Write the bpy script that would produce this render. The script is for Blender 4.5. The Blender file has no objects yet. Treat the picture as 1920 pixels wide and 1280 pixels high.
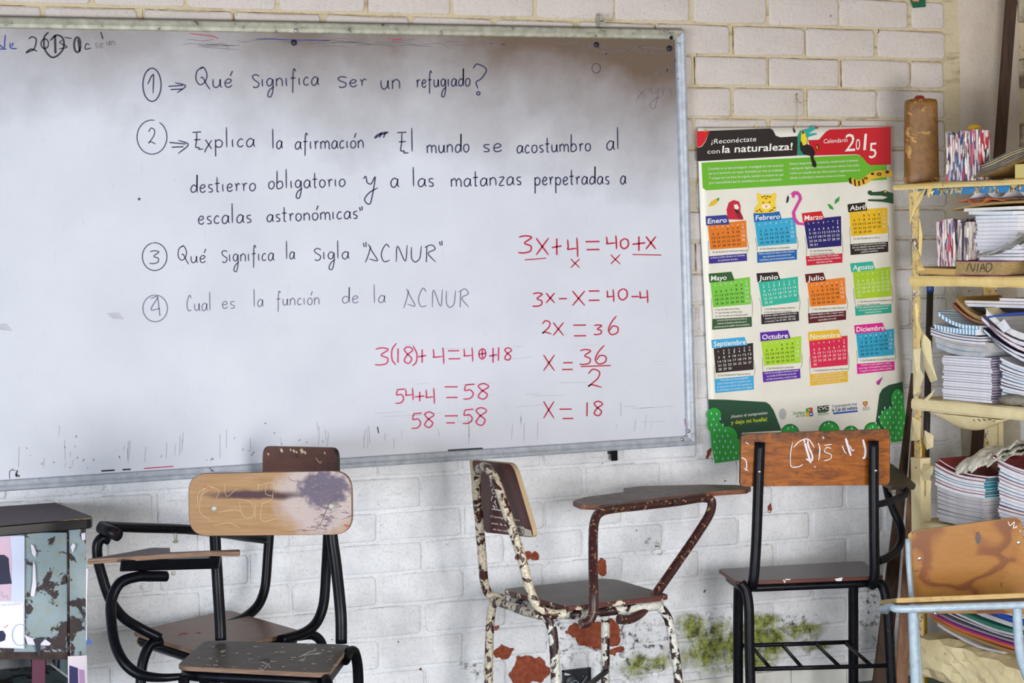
import bpy, bmesh, math, random
from mathutils import Vector, Matrix
from mathutils.geometry import tessellate_polygon
random.seed(7)
scene = bpy.context.scene
COL = scene.collection
V = Vector
# ---------------------------------------------------------------- camera, light, exposure
CAM = V((-3.26850, -5.94645, 1.44011)); FPX = 4200.0
CR = V((0.91109903, -0.41170034, -0.02003465)); CU = V((0.03844376, 0.03648183, 0.99859459)); CF = V((0.41039083, 0.91058877, -0.04906587))
cd = bpy.data.cameras.new('camera'); cam = bpy.data.objects.new('camera', cd); COL.objects.link(cam)
cd.sensor_width = 36.0; cd.lens = FPX / 1920 * 36.0; cd.clip_start = 0.05; cd.clip_end = 100
cam.matrix_world = Matrix(((CR.x, CU.x, -CF.x, CAM.x), (CR.y, CU.y, -CF.y, CAM.y), (CR.z, CU.z, -CF.z, CAM.z), (0, 0, 0, 1)))
scene.camera = cam
world = bpy.data.worlds.new('world'); scene.world = world; world.use_nodes = True
bg = world.node_tree.nodes['Background']; bg.inputs[0].default_value = (0.80, 0.88, 1.0, 1); bg.inputs[1].default_value = 0.52
def area(name, loc, tgt, sx, sy, power, color):
    l = bpy.data.lights.new(name, 'AREA'); l.shape = 'RECTANGLE'; l.size = sx; l.size_y = sy; l.energy = power; l.color = color
    o = bpy.data.objects.new(name, l); COL.objects.link(o); o.location = loc
    o.rotation_euler = (V(tgt) - V(loc)).to_track_quat('-Z', 'Y').to_euler(); return o
area('window_light', (-5.6, -4.2, 0.8), (-0.6, 0.0, 0.45), 2.2, 1.1, 150, (0.86, 0.93, 1.0))
area('fill_light', (-0.9, -4.4, 0.8), (0.55, 0.0, 0.45), 1.4, 1.0, 92, (1.0, 0.97, 0.94))  # unseen lamp added to brighten the lower right wall
scene.view_settings.view_transform = 'Standard'; scene.view_settings.look = 'None'
scene.view_settings.gamma = 1.0; scene.view_settings.use_curve_mapping = False
scene.view_settings.exposure = 0.36

# ---------------------------------------------------------------- finding places
def ray(px, py): return CF + CR * ((px - 960) / FPX) - CU * ((py - 640) / FPX)
def PL(px, py, P0, n, off=0.0):
    d = ray(px, py); n = V(n).normalized(); P = V(P0) + n * off
    return CAM + d * ((P - CAM).dot(n) / d.dot(n))
def W(px, py, Y): return PL(px, py, (0, Y, 0), (0, 1, 0))
def ZP(px, py, z): return PL(px, py, (0, 0, z), (0, 0, 1))
# ---------------------------------------------------------------- materials
def lin(h):
    if isinstance(h, str):
        h = h.lstrip('#'); c = [int(h[i:i + 2], 16) / 255 for i in (0, 2, 4)]
        return tuple(x / 12.92 if x < 0.04045 else ((x + 0.055) / 1.055) ** 2.4 for x in c) + (1,)
    return tuple(h) + (1,) if len(h) == 3 else h
class NT:
    def __init__(s, name):
        s.m = bpy.data.materials.new(name); s.m.use_nodes = True; s.t = s.m.node_tree; s.b = s.t.nodes['Principled BSDF']
        s.co = None
    def n(s, ty, **k):
        x = s.t.nodes.new(ty)
        for a, v in k.items(): setattr(x, a, v)
        return x
    def l(s, a, b): s.t.links.new(a, b)
    def coord(s, obj=True, scale=(1, 1, 1), rnd=False):
        if obj: tc = s.n('ShaderNodeTexCoord').outputs['Object']
        else: tc = s.n('ShaderNodeNewGeometry').outputs['Position']
        mp = s.n('ShaderNodeMapping'); mp.inputs['Scale'].default_value = scale; s.l(tc, mp.inputs['Vector'])
        if rnd:
            oi = s.n('ShaderNodeObjectInfo'); mu = s.n('ShaderNodeVectorMath', operation='SCALE'); cv = s.n('ShaderNodeCombineXYZ')
            for i in range(3): s.l(oi.outputs['Random'], cv.inputs[i])
            s.l(cv.outputs[0], mu.inputs[0]); mu.inputs['Scale'].default_value = 37.0
            s.l(mu.outputs[0], mp.inputs['Location'])
        return mp.outputs[0]
    def noise(s, co, scale, detail=4, rough=0.6, dist=0.0):
        x = s.n('ShaderNodeTexNoise'); x.inputs['Scale'].default_value = scale; x.inputs['Detail'].default_value = detail
        x.inputs['Roughness'].default_value = rough; x.inputs['Distortion'].default_value = dist; s.l(co, x.inputs['Vector']); return x.outputs['Fac']
    def step(s, fac, a, b, inv=False):
        x = s.n('ShaderNodeMapRange'); x.inputs['From Min'].default_value = a; x.inputs['From Max'].default_value = b
        if inv: x.inputs['To Min'].default_value = 1; x.inputs['To Max'].default_value = 0
        s.l(fac, x.inputs['Value']); return x.outputs[0]
    def math(s, op, a, b=None):
        x = s.n('ShaderNodeMath', operation=op)
        for i, q in enumerate((a, b)):
            if q is None: continue
            if isinstance(q, (int, float)): x.inputs[i].default_value = q
            else: s.l(q, x.inputs[i])
        return x.outputs[0]
    def mix(s, fac, a, b):
        x = s.n('ShaderNodeMix', data_type='RGBA')
        if isinstance(fac, (int, float)): x.inputs[0].default_value = fac
        else: s.l(fac, x.inputs[0])
        for i, q in ((6, a), (7, b)):
            if isinstance(q, (str, tuple)): x.inputs[i].default_value = lin(q)
            else: s.l(q, x.inputs[i])
        return x.outputs[2]
    def out(s, col, rough=0.7, metal=0.0, bump=None, bs=0.3, bd=0.002, spec=None):
        if isinstance(col, (str, tuple)): s.b.inputs['Base Color'].default_value = lin(col)
        else: s.l(col, s.b.inputs['Base Color'])
        if isinstance(rough, (int, float)): s.b.inputs['Roughness'].default_value = rough
        else: s.l(rough, s.b.inputs['Roughness'])
        s.b.inputs['Metallic'].default_value = metal
        if spec is not None: s.b.inputs['Specular IOR Level'].default_value = spec
        if bump is not None:
            b = s.n('ShaderNodeBump'); b.inputs['Strength'].default_value = bs; b.inputs['Distance'].default_value = bd
            s.l(bump, b.inputs['Height']); s.l(b.outputs[0], s.b.inputs['Normal'])
        return s.m
_M = {}
def flat(h, rough=0.6, metal=0.0, name=None, spec=None):
    k = (h, rough, metal)
    if k not in _M: _M[k] = NT(name or 'paint_' + str(h).strip('#')).out(h, rough, metal, spec=spec)
    return _M[k]
def speck(name, c1, c2, scale=20, a=0.4, b=0.6, rough=0.7, bump=0.3, bd=0.001, c3=None, s3=8, t3=(0.6, 0.66), rnd=False, stretch=(1, 1, 1), metal=0, spec=None):
    t = NT(name); co = t.coord(True, stretch, rnd); f = t.noise(co, scale, 6)
    c = t.mix(t.step(f, a, b), c1, c2)
    if c3: c = t.mix(t.step(t.noise(co, s3, 6, 0.65, 0.4), *t3), c, c3)
    return t.out(c, rough, metal, f, bump, bd, spec)
def peel(name, paint, under, scale, a, rough=0.5, paint2=None, under2=None):
    t = NT(name); co = t.coord(True); f = t.noise(co, scale, 7, 0.62, 0.5); k = t.step(f, a, a + 0.02)
    f2 = t.noise(co, scale * 4, 5)
    pc = t.mix(t.step(f2, 0.45, 0.65), paint, paint2 or paint); uc = t.mix(t.step(f2, 0.4, 0.6), under, under2 or under)
    return t.out(t.mix(k, pc, uc), rough, 0, k, 0.6, -0.001)
def wood(name, c1, c2, c3=None, grain=(1, 1, 9), scale=9, rough=0.5, knots=None, t3=(0.58, 0.66), s3=6):
    t = NT(name); co = t.coord(True, grain); f = t.noise(co, scale, 8, 0.6, 0.6)
    c = t.mix(t.step(f, 0.35, 0.65), c1, c2)
    if c3: c = t.mix(t.step(t.noise(t.coord(True), s3, 7, 0.68, 0.3), *t3), c, c3)
    return t.out(c, rough, 0, f, 0.15, 0.001, .25)
# blobs of bare brick, moss and mould on the old wall, at their places on it (x, z, rx, rz)
def spots(l): return [(W(x, y, 0).x, W(x, y, 0).z, rx / 640, ry / 650) for x, y, rx, ry in l]
BARE = spots([(978, 1041, 15, 12), (1000, 1043, 14, 9), (1130, 1064, 13, 15), (1080, 1183, 20, 12), (1118, 1190, 40, 28), (1145, 1185, 25, 26), (985, 1256, 30, 28), (1010, 1258, 26, 26), (945, 1223, 19, 9), (1158, 1221, 18, 8), (1442, 953, 5, 9), (927, 1176, 9, 4), (789, 1258, 5, 3), (1331, 845, 6, 8)])
MOSS = spots([(1340, 1212, 88, 46), (1420, 1212, 70, 44), (1300, 1170, 28, 26), (1410, 1172, 60, 22), (1500, 1178, 55, 13), (1215, 1240, 60, 22), (1535, 1200, 40, 10)])
MOLD = spots([(1195, 1215, 90, 60), (1330, 1180, 60, 30), (893, 1258, 30, 16), (1045, 1180, 18, 40), (1060, 1225, 26, 30), (1640, 1150, 40, 60), (1480, 1165, 60, 14), (250, 1090, 20, 12), (1225, 1020, 20, 12), (1250, 955, 14, 8)])
def blobs(t, pos, lst, wob=0.05, nscale=14, edge=0.25):
    nz = t.n('ShaderNodeTexNoise'); nz.inputs['Scale'].default_value = nscale; nz.inputs['Detail'].default_value = 6; t.l(pos, nz.inputs['Vector'])
    sub = t.n('ShaderNodeVectorMath', operation='SUBTRACT'); t.l(nz.outputs['Color'], sub.inputs[0]); sub.inputs[1].default_value = (.5, .5, .5)
    sc = t.n('ShaderNodeVectorMath', operation='SCALE'); t.l(sub.outputs[0], sc.inputs[0]); sc.inputs['Scale'].default_value = wob
    ad = t.n('ShaderNodeVectorMath', operation='ADD'); t.l(pos, ad.inputs[0]); t.l(sc.outputs[0], ad.inputs[1])
    res = None
    for (x, z, rx, rz) in lst:
        a = t.n('ShaderNodeVectorMath', operation='SUBTRACT'); t.l(ad.outputs[0], a.inputs[0]); a.inputs[1].default_value = (x, 0, z)
        m = t.n('ShaderNodeVectorMath', operation='MULTIPLY'); t.l(a.outputs[0], m.inputs[0]); m.inputs[1].default_value = (1 / rx, 0, 1 / rz)
        L = t.n('ShaderNodeVectorMath', operation='LENGTH'); t.l(m.outputs[0], L.inputs[0])
        k = t.step(L.outputs['Value'], 1 - edge / 2, 1 + edge / 2, True)
        res = k if res is None else t.math('MAXIMUM', res, k)
    return res
def wallmat(name, base, dirt, joint=False, brown=0.0):
    t = NT(name); pos = t.coord(False)
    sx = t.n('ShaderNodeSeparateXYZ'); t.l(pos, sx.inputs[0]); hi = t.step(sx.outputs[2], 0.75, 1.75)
    f = t.noise(pos, 60, 8, 0.65); g = t.noise(pos, 9, 6, 0.65, 0.3); h = t.noise(pos, 150, 4)
    c = t.mix(t.step(g, 0.35, 0.7), base, dirt)
    if joint:
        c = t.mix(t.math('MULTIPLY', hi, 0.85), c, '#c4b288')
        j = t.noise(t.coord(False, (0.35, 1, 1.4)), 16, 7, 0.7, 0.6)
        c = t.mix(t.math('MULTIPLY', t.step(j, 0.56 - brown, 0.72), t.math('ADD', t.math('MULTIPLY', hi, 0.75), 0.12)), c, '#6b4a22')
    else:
        c = t.mix(t.math('MULTIPLY', hi, 0.72), c, '#c3b4a8')  # darker warm tint with height: weaker light painted in, plus yellowed paint
    c = t.mix(t.step(t.noise(pos, 38, 3, 0.5), 0.735, 0.75), c, '#4a3f38')
    sc = t.noise(t.coord(False, (0.5, 1, 2.2)), 34, 7, 0.75, 1.4)
    c = t.mix(t.math('MULTIPLY', t.step(sc, 0.60, 0.72), 0.45), c, '#747478')
    c = t.mix(t.math('MULTIPLY', t.step(t.noise(pos, 130, 5, 0.7), 0.52, 0.68), 0.35), c, '#8f9096')
    mo = blobs(t, pos, MOSS, 0.16, 9, 0.6)
    c = t.mix(t.math('MULTIPLY', mo, t.step(t.noise(pos, 16, 8, 0.7), 0.30, 0.52)), c, t.mix(t.step(t.noise(pos, 40, 7, 0.7), 0.42, 0.6), '#9fa557', '#4c5426'))
    ml = blobs(t, pos, MOLD, 0.12, 12, 0.9)
    c = t.mix(t.math('MULTIPLY', ml, t.step(t.noise(pos, 42, 7, 0.75), 0.52, 0.60)), c, '#4b4c4c')
    br = blobs(t, pos, BARE, 0.075, 17, 0.05)
    c = t.mix(br, c, t.mix(t.step(f, 0.35, 0.7), '#7f331c', '#9c5840'))
    hgt = t.math('ADD', t.math('MULTIPLY', f, 0.7), t.math('ADD', t.math('MULTIPLY', h, 0.3), t.math('MULTIPLY', br, -1.0)))
    return t.out(c, 0.75, 0, hgt, 0.8, 0.0045, 0.3)
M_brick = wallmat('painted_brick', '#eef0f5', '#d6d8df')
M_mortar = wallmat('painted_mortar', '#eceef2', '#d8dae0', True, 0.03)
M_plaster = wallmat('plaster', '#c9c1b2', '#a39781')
M_roughbrick = speck('rough_old_brick', '#b9ae98', '#6f6350', 22, 0.4, 0.62, 0.9, 0.8, 0.006, '#8a5a45', 7, (0.6, 0.7))
M_tile = speck('white_tile', '#e6e6e2', '#cfcdc6', 14, 0.4, 0.7, 0.35, 0.05)
M_floor = speck('concrete_floor', '#7f8a86', '#5e6764', 6, 0.3, 0.7, 0.6, 0.2, 0.001, '#4a504d', 20)
M_ceil = speck('ceiling_boards', '#6a5a48', '#4a3e32', 5)
M_wallpaint = speck('side_wall_paint', '#cfc8bb', '#b5aa98', 6)
M_black = speck('black_enamel', '#05060b', '#0c0f1a', 60, 0.4, 0.7, 0.34, 0.2, 0.0006, '#241a18', 45, (0.68, 0.72), spec=.16)
M_black2 = speck('worn_black_enamel', '#08090f', '#15161f', 50, 0.4, 0.7, 0.38, 0.25, 0.0008, '#3d2c2a', 30, (0.62, 0.70), spec=.16)
M_rusty = peel('peeling_cream_enamel', '#cfc8b8', '#2c1512', 34, 0.515, 0.45, '#a8946c', '#4a2418')
M_rusty2 = peel('rusted_brown_enamel', '#33191a', '#b89a74', 75, 0.585, 0.4, '#4a2826', '#7a4a2c')
M_whiteleg = peel('peeling_white_enamel', '#d8d8d0', '#1e1116', 28, 0.515, 0.45, '#b8b6ac', '#3a1c1e')
M_lblue = speck('pale_blue_enamel', '#a3b4c2', '#8a9cab', 60, 0.4, 0.75, 0.35, 0.15, 0.0006, '#5b6a78', 70, (0.70, 0.73))
M_deskpaint = peel('chipped_green_enamel', '#8a9ca4', '#1c0e14', 13, 0.53, 0.5, '#8b968e', '#2e181c')
M_alu = speck('dull_aluminium', '#b9bfc9', '#9aa1ac', 40, 0.3, 0.7, 0.42, 0.1, 0.0005, '#4c4a48', 55, (0.66, 0.70), metal=0.1)
M_aluD = speck('dirty_aluminium', '#b9b8a8', '#8f8e80', 40, 0.3, 0.7, 0.45, 0.1, 0.0005, '#4a4438', 40, (0.60, 0.68), metal=0.1)
M_steel = flat('#b8bcc0', 0.25, 0.9)
M_yellow = speck('yellowed_wrapping_paper', '#efd693', '#dfc07a', 12, 0.35, 0.7, 0.7, 0.3, 0.002, '#8a6a3c', 26, (0.64, 0.70))
M_cream = speck('cream_wrapping_paper', '#eadcb2', '#d6c493', 10, 0.35, 0.7, 0.75, 0.4, 0.003, '#8c6f46', 22, (0.66, 0.72))
M_post = peel('torn_paper_over_rust', '#e2c888', '#5b2e16', 26, 0.535, 0.7, '#bfa060', '#e4dcc8')
M_paper = speck('white_paper', '#e9e8ee', '#d6d5df', 40, 0.3, 0.7, 0.8, 0.1)
M_paperg = speck('grey_paper', '#c9c6c6', '#aeaab0', 25, 0.3, 0.7, 0.8, 0.2)
M_oldpaper = speck('yellow_page_edges', '#b59a68', '#8d7448', 60, 0.35, 0.7, 0.8, 0.3, stretch=(1, 1, 6))
M_plank = wood('brown_plank', '#6e4b30', '#4c3222', '#3a2418', (6, 6, 0.6), 10, 0.6)
M_plankD = wood('dark_plank', '#4a3324', '#2f2017', None, (6, 6, 0.6), 10, 0.6)
M_plankP = wood('pinkish_plank', '#7d5a40', '#5f4230', None, (6, 6, 0.6), 10, 0.6)
# whiteboard surface: worn enamel, brown towards the top right paints in ceiling shade along with grime
def boardmat():
    t = NT('whiteboard_enamel'); pos = t.coord(False)
    sx = t.n('ShaderNodeSeparateXYZ'); t.l(pos, sx.inputs[0])
    f = t.noise(pos, 3.0, 6, 0.6); g = t.noise(t.coord(False, (1, 1, 0.25)), 90, 4)
    c = t.mix(t.step(f, 0.3, 0.7), '#d3d6e0', '#c8cbd6')
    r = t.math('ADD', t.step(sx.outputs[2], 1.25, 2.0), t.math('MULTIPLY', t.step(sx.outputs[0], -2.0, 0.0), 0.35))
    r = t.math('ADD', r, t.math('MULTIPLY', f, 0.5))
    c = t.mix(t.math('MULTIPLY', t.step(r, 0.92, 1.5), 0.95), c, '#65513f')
    c = t.mix(t.math('MULTIPLY', t.step(t.noise(t.coord(False, (1, 1, 0.3)), 60, 6, 0.7), 0.62, 0.75), 0.25), c, '#8e96a4')
    c = t.mix(t.step(t.noise(pos, 75, 2), 0.80, 0.82), c, '#30303c')
    return t.out(c, 0.55, 0, g, 0.03, 0.0005, 0.12)
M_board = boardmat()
M_ink = flat('#15152a', 0.5); M_inkV = flat('#26244f', 0.5); M_inkB = flat('#28358f', 0.5); M_inkR = flat('#b3163c', 0.5); M_inkM = flat('#c0255c', 0.5); M_inkF = flat('#6c6a86', 0.6)
M_smear = flat('#adabb8', 0.7)
# ---------------------------------------------------------------- mesh building
class MB:
    def __init__(s): s.v = []; s.f = []; s.m = []; s.sm = []
    def add(s, vs, fs, mi=0, smooth=False):
        o = len(s.v); s.v += [V(x) for x in vs]
        for f in fs: s.f.append(tuple(i + o for i in f)); s.m.append(mi); s.sm.append(smooth)
    def box(s, c, ax, ay, az, mi=0):
        c = V(c); ax, ay, az = V(ax), V(ay), V(az)
        vs = [c + ax * i + ay * j + az * k for i in (-.5, .5) for j in (-.5, .5) for k in (-.5, .5)]
        s.add(vs, [(0, 1, 3, 2), (4, 6, 7, 5), (0, 4, 5, 1), (2, 3, 7, 6), (0, 2, 6, 4), (1, 5, 7, 3)], mi)
    def bbox(s, lo, hi, mi=0):
        lo, hi = V(lo), V(hi); d = hi - lo; s.box((lo + hi) / 2, (d.x, 0, 0), (0, d.y, 0), (0, 0, d.z), mi)
    def tube(s, pts, r, mi=0, seg=12, sub=6, cap=True, flatn=None, fr=1.0):
        P = spline(pts, sub) if sub > 1 else [V(p) for p in pts]
        rs = r if isinstance(r, (list, tuple)) else None
        n = len(P); T = [(P[min(i + 1, n - 1)] - P[max(i - 1, 0)]).normalized() for i in range(n)]
        up = V((0, 0, 1)) if abs(T[0].z) < 0.9 else V((0, 1, 0))
        N = (up - T[0] * up.dot(T[0])).normalized(); vs = []; fs = []
        for i in range(n):
            N = (N - T[i] * N.dot(T[i])).normalized(); B = T[i].cross(N)
            if rs: q = i / (n - 1) * (len(rs) - 1); k = min(int(q), len(rs) - 2); rr = rs[k] * (1 - q + k) + rs[k + 1] * (q - k)
            else: rr = r
            for j in range(seg):
                a = 2 * math.pi * j / seg; vs.append(P[i] + (N * math.cos(a) + B * math.sin(a)) * rr)
        for i in range(n - 1):
            for j in range(seg):
                a, b = i * seg + j, i * seg + (j + 1) % seg; fs.append((a, b, b + seg, a + seg))
        s.add(vs, fs, mi, True)
        if cap:
            o = len(s.v) - len(vs)
            s.f.append(tuple(o + j for j in range(seg))[::-1]); s.m.append(mi); s.sm.append(False)
            s.f.append(tuple(o + (n - 1) * seg + j for j in range(seg))); s.m.append(mi); s.sm.append(False)
    def slab(s, poly, th, rad=0.02, mi=0, mside=None, nseg=4, down=None, ch=0.0015):
        """flat plate: rounded outline in 3D, thickness th away from its top side (down = direction)"""
        poly = [V(p) for p in poly]; n = len(poly); rp = []
        rads = rad if isinstance(rad, (list, tuple)) else [rad] * n
        for i in range(n):
            a, b, c = poly[i - 1], poly[i], poly[(i + 1) % n]; rd = rads[i]
            u = (a - b); w = (c - b); rd = min(rd, u.length * .45, w.length * .45); u.normalize(); w.normalize()
            if rd <= 1e-5: rp.append(b); continue
            p0 = b + u * rd; p1 = b + w * rd
            for k in range(nseg + 1):
                q = k / nseg; rp.append(p0 * (1 - q) ** 2 + b * 2 * q * (1 - q) + p1 * q * q)
        nn = V((0, 0, 0))
        for i in range(1, len(rp) - 1): nn += (rp[i] - rp[0]).cross(rp[i + 1] - rp[0])
        nn.normalize(); dn = V(down) if down else nn
        if nn.dot(dn) < 0: nn = -nn
        cen = sum(rp, V()) / len(rp); m = len(rp)
        ins = [p + (cen - p).normalized() * ch for p in rp]
        vs = ins + [p + nn * ch for p in rp] + [p + nn * (th - ch) for p in rp] + [p + nn * th for p in ins]
        ms = mi if mside is None else mside
        s.add(vs, [], mi)
        o = len(s.v) - len(vs)
        s.f.append(tuple(o + i for i in range(m))); s.m.append(mi); s.sm.append(False)
        s.f.append(tuple(o + 3 * m + i for i in range(m))[::-1]); s.m.append(mi); s.sm.append(False)
        for r in range(3):
            for j in range(m):
                a = o + r * m + j; b = o + r * m + (j + 1) % m; s.f.append((a, b, b + m, a + m)); s.m.append(ms); s.sm.append(False)
    def sheet(s, fn, nu, nv, th=0.0, mi=0, medge=None, smooth=True, nrm=None):
        """surface fn(u,v) with optional thickness along nrm"""
        P = [[V(fn(i / nu, j / nv)) for i in range(nu + 1)] for j in range(nv + 1)]; vs = [p for r in P for p in r]; w = nu + 1
        q = [(j * w + i, j * w + i + 1, (j + 1) * w + i + 1, (j + 1) * w + i) for j in range(nv) for i in range(nu)]
        if th == 0: s.add(vs, q, mi, smooth); return
        N = V(nrm) if nrm else (P[0][-1] - P[0][0]).cross(P[-1][0] - P[0][0]).normalized(); k = len(vs)
        vs2 = [p + N * th for p in vs]; s.add(vs + vs2, q + [tuple(k + i for i in f[::-1]) for f in q], mi, smooth)
        ed = [j for j in range(w)] + [j * w + nu for j in range(1, nv + 1)] + [nv * w + i for i in range(nu - 1, -1, -1)] + [j * w for j in range(nv - 1, 0, -1)]
        me = mi if medge is None else medge; o = len(s.v) - 2 * k
        for a, b in zip(ed, ed[1:] + ed[:1]): s.f.append((o + a, o + b, o + k + b, o + k + a)); s.m.append(me); s.sm.append(False)
    def build(s, name, mats, parent=None, loc=None, label=None):
        me = bpy.data.meshes.new(name)
        if parent is not None: off = V(parent['wloc'])
        elif loc is not None: off = V(loc)
        else:
            xs = [v.x for v in s.v]; ys = [v.y for v in s.v]; zs = [v.z for v in s.v]
            off = V(((min(xs) + max(xs)) / 2, (min(ys) + max(ys)) / 2, min(zs)))
        me.from_pydata([v - off for v in s.v], [], s.f)
        if not isinstance(mats, (list, tuple)): mats = [mats]
        for m in mats: me.materials.append(m)
        for p, mi, sm in zip(me.polygons, s.m, s.sm): p.material_index = min(mi, len(mats) - 1); p.use_smooth = sm
        bm = bmesh.new(); bm.from_mesh(me); bmesh.ops.recalc_face_normals(bm, faces=bm.faces); bm.to_mesh(me); bm.free()
        o = bpy.data.objects.new(name, me); COL.objects.link(o)
        if parent is not None: o.parent = parent
        else: o.location = off
        o['wloc'] = tuple(off)
        if label: o['label'] = label
        return o
def spline(pts, sub):
    P = [V(p) for p in pts]
    if len(P) < 3: return [P[0].lerp(P[-1], i / 2) for i in range(3)]
    Q = [P[0] * 2 - P[1]] + P + [P[-1] * 2 - P[-2]]; out = []
    for i in range(1, len(Q) - 2):
        a, b, c, d = Q[i - 1], Q[i], Q[i + 1], Q[i + 2]
        ta, tb = (c - a) * .5, (d - b) * .5; L = (c - b).length
        if ta.length > L * 1.0: ta = ta.normalized() * L
        if tb.length > L * 1.0: tb = tb.normalized() * L
        for k in range(sub):
            t = k / sub; out.append(b * (2 * t ** 3 - 3 * t * t + 1) + ta * (t ** 3 - 2 * t * t + t) + c * (-2 * t ** 3 + 3 * t * t) + tb * (t ** 3 - t * t))
    out.append(P[-1]); return out
def tag(o, label, cat, group=None, kind=None):
    if label: o['label'] = label
    if cat: o['category'] = cat
    if group: o['group'] = group
    if kind: o['kind'] = kind
    return o
def thing(name, label, cat, loc, group=None):
    o = bpy.data.objects.new(name, None); COL.objects.link(o); o.empty_display_size = 0.05; o.location = loc; o['wloc'] = tuple(loc)
    return tag(o, label, cat, group)
def structure(mb, name, mats, parent=None):
    o = mb.build(name, mats, parent, loc=(0, 0, 0) if parent is None else None)
    if parent is None: o['kind'] = 'structure'
    return o
# ================================================================ THE ROOM
mb = MB(); mb.bbox((-4.2, .0048, -.05), (2.6, .2, 2.75)); wall = structure(mb, 'wall_back', M_mortar)
# courses of painted bricks, each a piece of the wall
ZL = [-.085, .006, .098, .191, .284, .377, .4675, .558, .648, .744] + [.744 + .0937 * k for k in range(1, 19)]
variants = []
def brick_mesh(seed, L, H):
    rnd = random.Random(seed); hx, hz = L / 2, H / 2; c = .007
    base = [(-hx + c, -hz), (0, -hz), (hx - c, -hz), (hx, -hz + c), (hx, 0), (hx, hz - c), (hx - c, hz), (0, hz), (-hx + c, hz), (-hx, hz - c), (-hx, 0), (-hx, -hz + c)]
    base = [(x + rnd.uniform(-.0022, .0022), z + rnd.uniform(-.0018, .0018)) for x, z in base]
    rings = [(.020, 0.0), (.0036, .0), (.0010, .0022), (.0002, .0060)]; vs = []; fs = []
    for y, ins in rings:
        for x, z in base:
            vs.append((x - math.copysign(ins, x) * (1 if abs(x) > hx * .5 else 0), y + (rnd.uniform(-.0008, .0008) if y < .01 else 0), z - math.copysign(ins, z) * (1 if abs(z) > hz * .4 else 0)))
    for r in range(3):
        for j in range(12): a, b = r * 12 + j, r * 12 + (j + 1) % 12; fs.append((a, a + 12, b + 12, b))
    vs.append((0, -.0004, 0)); k = len(vs) - 1
    for j in range(12): fs.append((36 + j, k, 36 + (j + 1) % 12))
    me = bpy.data.meshes.new('brick'); me.from_pydata(vs, [], fs); me.materials.append(M_brick)
    for p in me.polygons: p.use_smooth = True
    bm = bmesh.new(); bm.from_mesh(me); bmesh.ops.recalc_face_normals(bm, faces=bm.faces); bm.to_mesh(me); bm.free()
    return me
PITCH = .2612
for s in range(9): variants.append(brick_mesh(s, PITCH - .0105, 1.0 * .0815))
halfv = [brick_mesh(20 + s, .12, .0815) for s in range(2)]
nb = 0; PLACED = []
for i in range(len(ZL) - 1):
    z0, z1 = ZL[i], ZL[i + 1]; zc = (z0 + z1) / 2 - .000
    if z1 > 2.45 or z0 < -.05: continue
    typeA = (i % 2 == 0) == (ZL.index(.4675) % 2 == 0)      # .4675-.558 is course A
    x0 = -.883 if typeA else -.756
    for k in range(-7, 9):
        xl = x0 + PITCH * k + random.uniform(-.005, .005); xc = xl + PITCH / 2
        if xc < -2.75 or xc > 1.05: continue
        if z0 > .84 and z1 < 1.98 and xc < -.20: continue     # hidden flat behind the whiteboard
        if xc > -.1 + 1.0 and False: continue
        half = xc + PITCH / 2 > 1.04
        me = random.choice(halfv if half else variants)
        if half: xc = xl + .066
        o = bpy.data.objects.new('brick', me); COL.objects.link(o); o.parent = wall
        tilt = -.0055 * (xc + .4)
        o.location = (xc, random.uniform(-.0012, .0012), zc + .0 + tilt * (1 if z0 > .5 else .8)); sz = (z1 - z0 - .0100) / .0815
        o.scale = (random.choice((-1, 1)) * random.uniform(.985, 1.005), 1, sz * random.uniform(.985, 1.01)); o.rotation_euler = (0, random.uniform(-.004, .004) + .0055, 0)
        nb += 1; PLACED.append((o.location.x, o.location.z, 0.06 if half else (PITCH - .0105) / 2, (z1 - z0 - .0100) / 2))
# dirty cracks along the joints: brown above, grey and broken below
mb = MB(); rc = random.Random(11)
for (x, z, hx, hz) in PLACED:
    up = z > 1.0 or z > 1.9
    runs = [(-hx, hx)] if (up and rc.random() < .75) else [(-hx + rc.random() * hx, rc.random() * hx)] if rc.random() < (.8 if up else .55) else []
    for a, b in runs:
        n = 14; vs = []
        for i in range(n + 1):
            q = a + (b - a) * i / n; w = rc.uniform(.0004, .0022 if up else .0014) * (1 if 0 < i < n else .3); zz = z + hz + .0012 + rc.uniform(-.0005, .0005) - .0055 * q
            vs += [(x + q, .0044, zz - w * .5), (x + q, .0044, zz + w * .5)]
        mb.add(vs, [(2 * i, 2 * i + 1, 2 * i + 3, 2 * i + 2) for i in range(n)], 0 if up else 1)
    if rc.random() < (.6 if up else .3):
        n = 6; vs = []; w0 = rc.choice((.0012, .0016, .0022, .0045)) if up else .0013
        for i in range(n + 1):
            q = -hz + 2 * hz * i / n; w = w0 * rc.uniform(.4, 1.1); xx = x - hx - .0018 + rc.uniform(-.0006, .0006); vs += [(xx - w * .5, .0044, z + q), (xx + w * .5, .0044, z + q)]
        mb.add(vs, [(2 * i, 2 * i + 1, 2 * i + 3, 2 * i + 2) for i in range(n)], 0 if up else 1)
o = structure(mb, 'mortar_crack', [speck('brown_grime', '#5a3d20', '#8a6a3c', 30, rough=.9), speck('grey_grime', '#6f7078', '#a9aab0', 30, rough=.9)], wall); o['kind'] = 'stuff'
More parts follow.
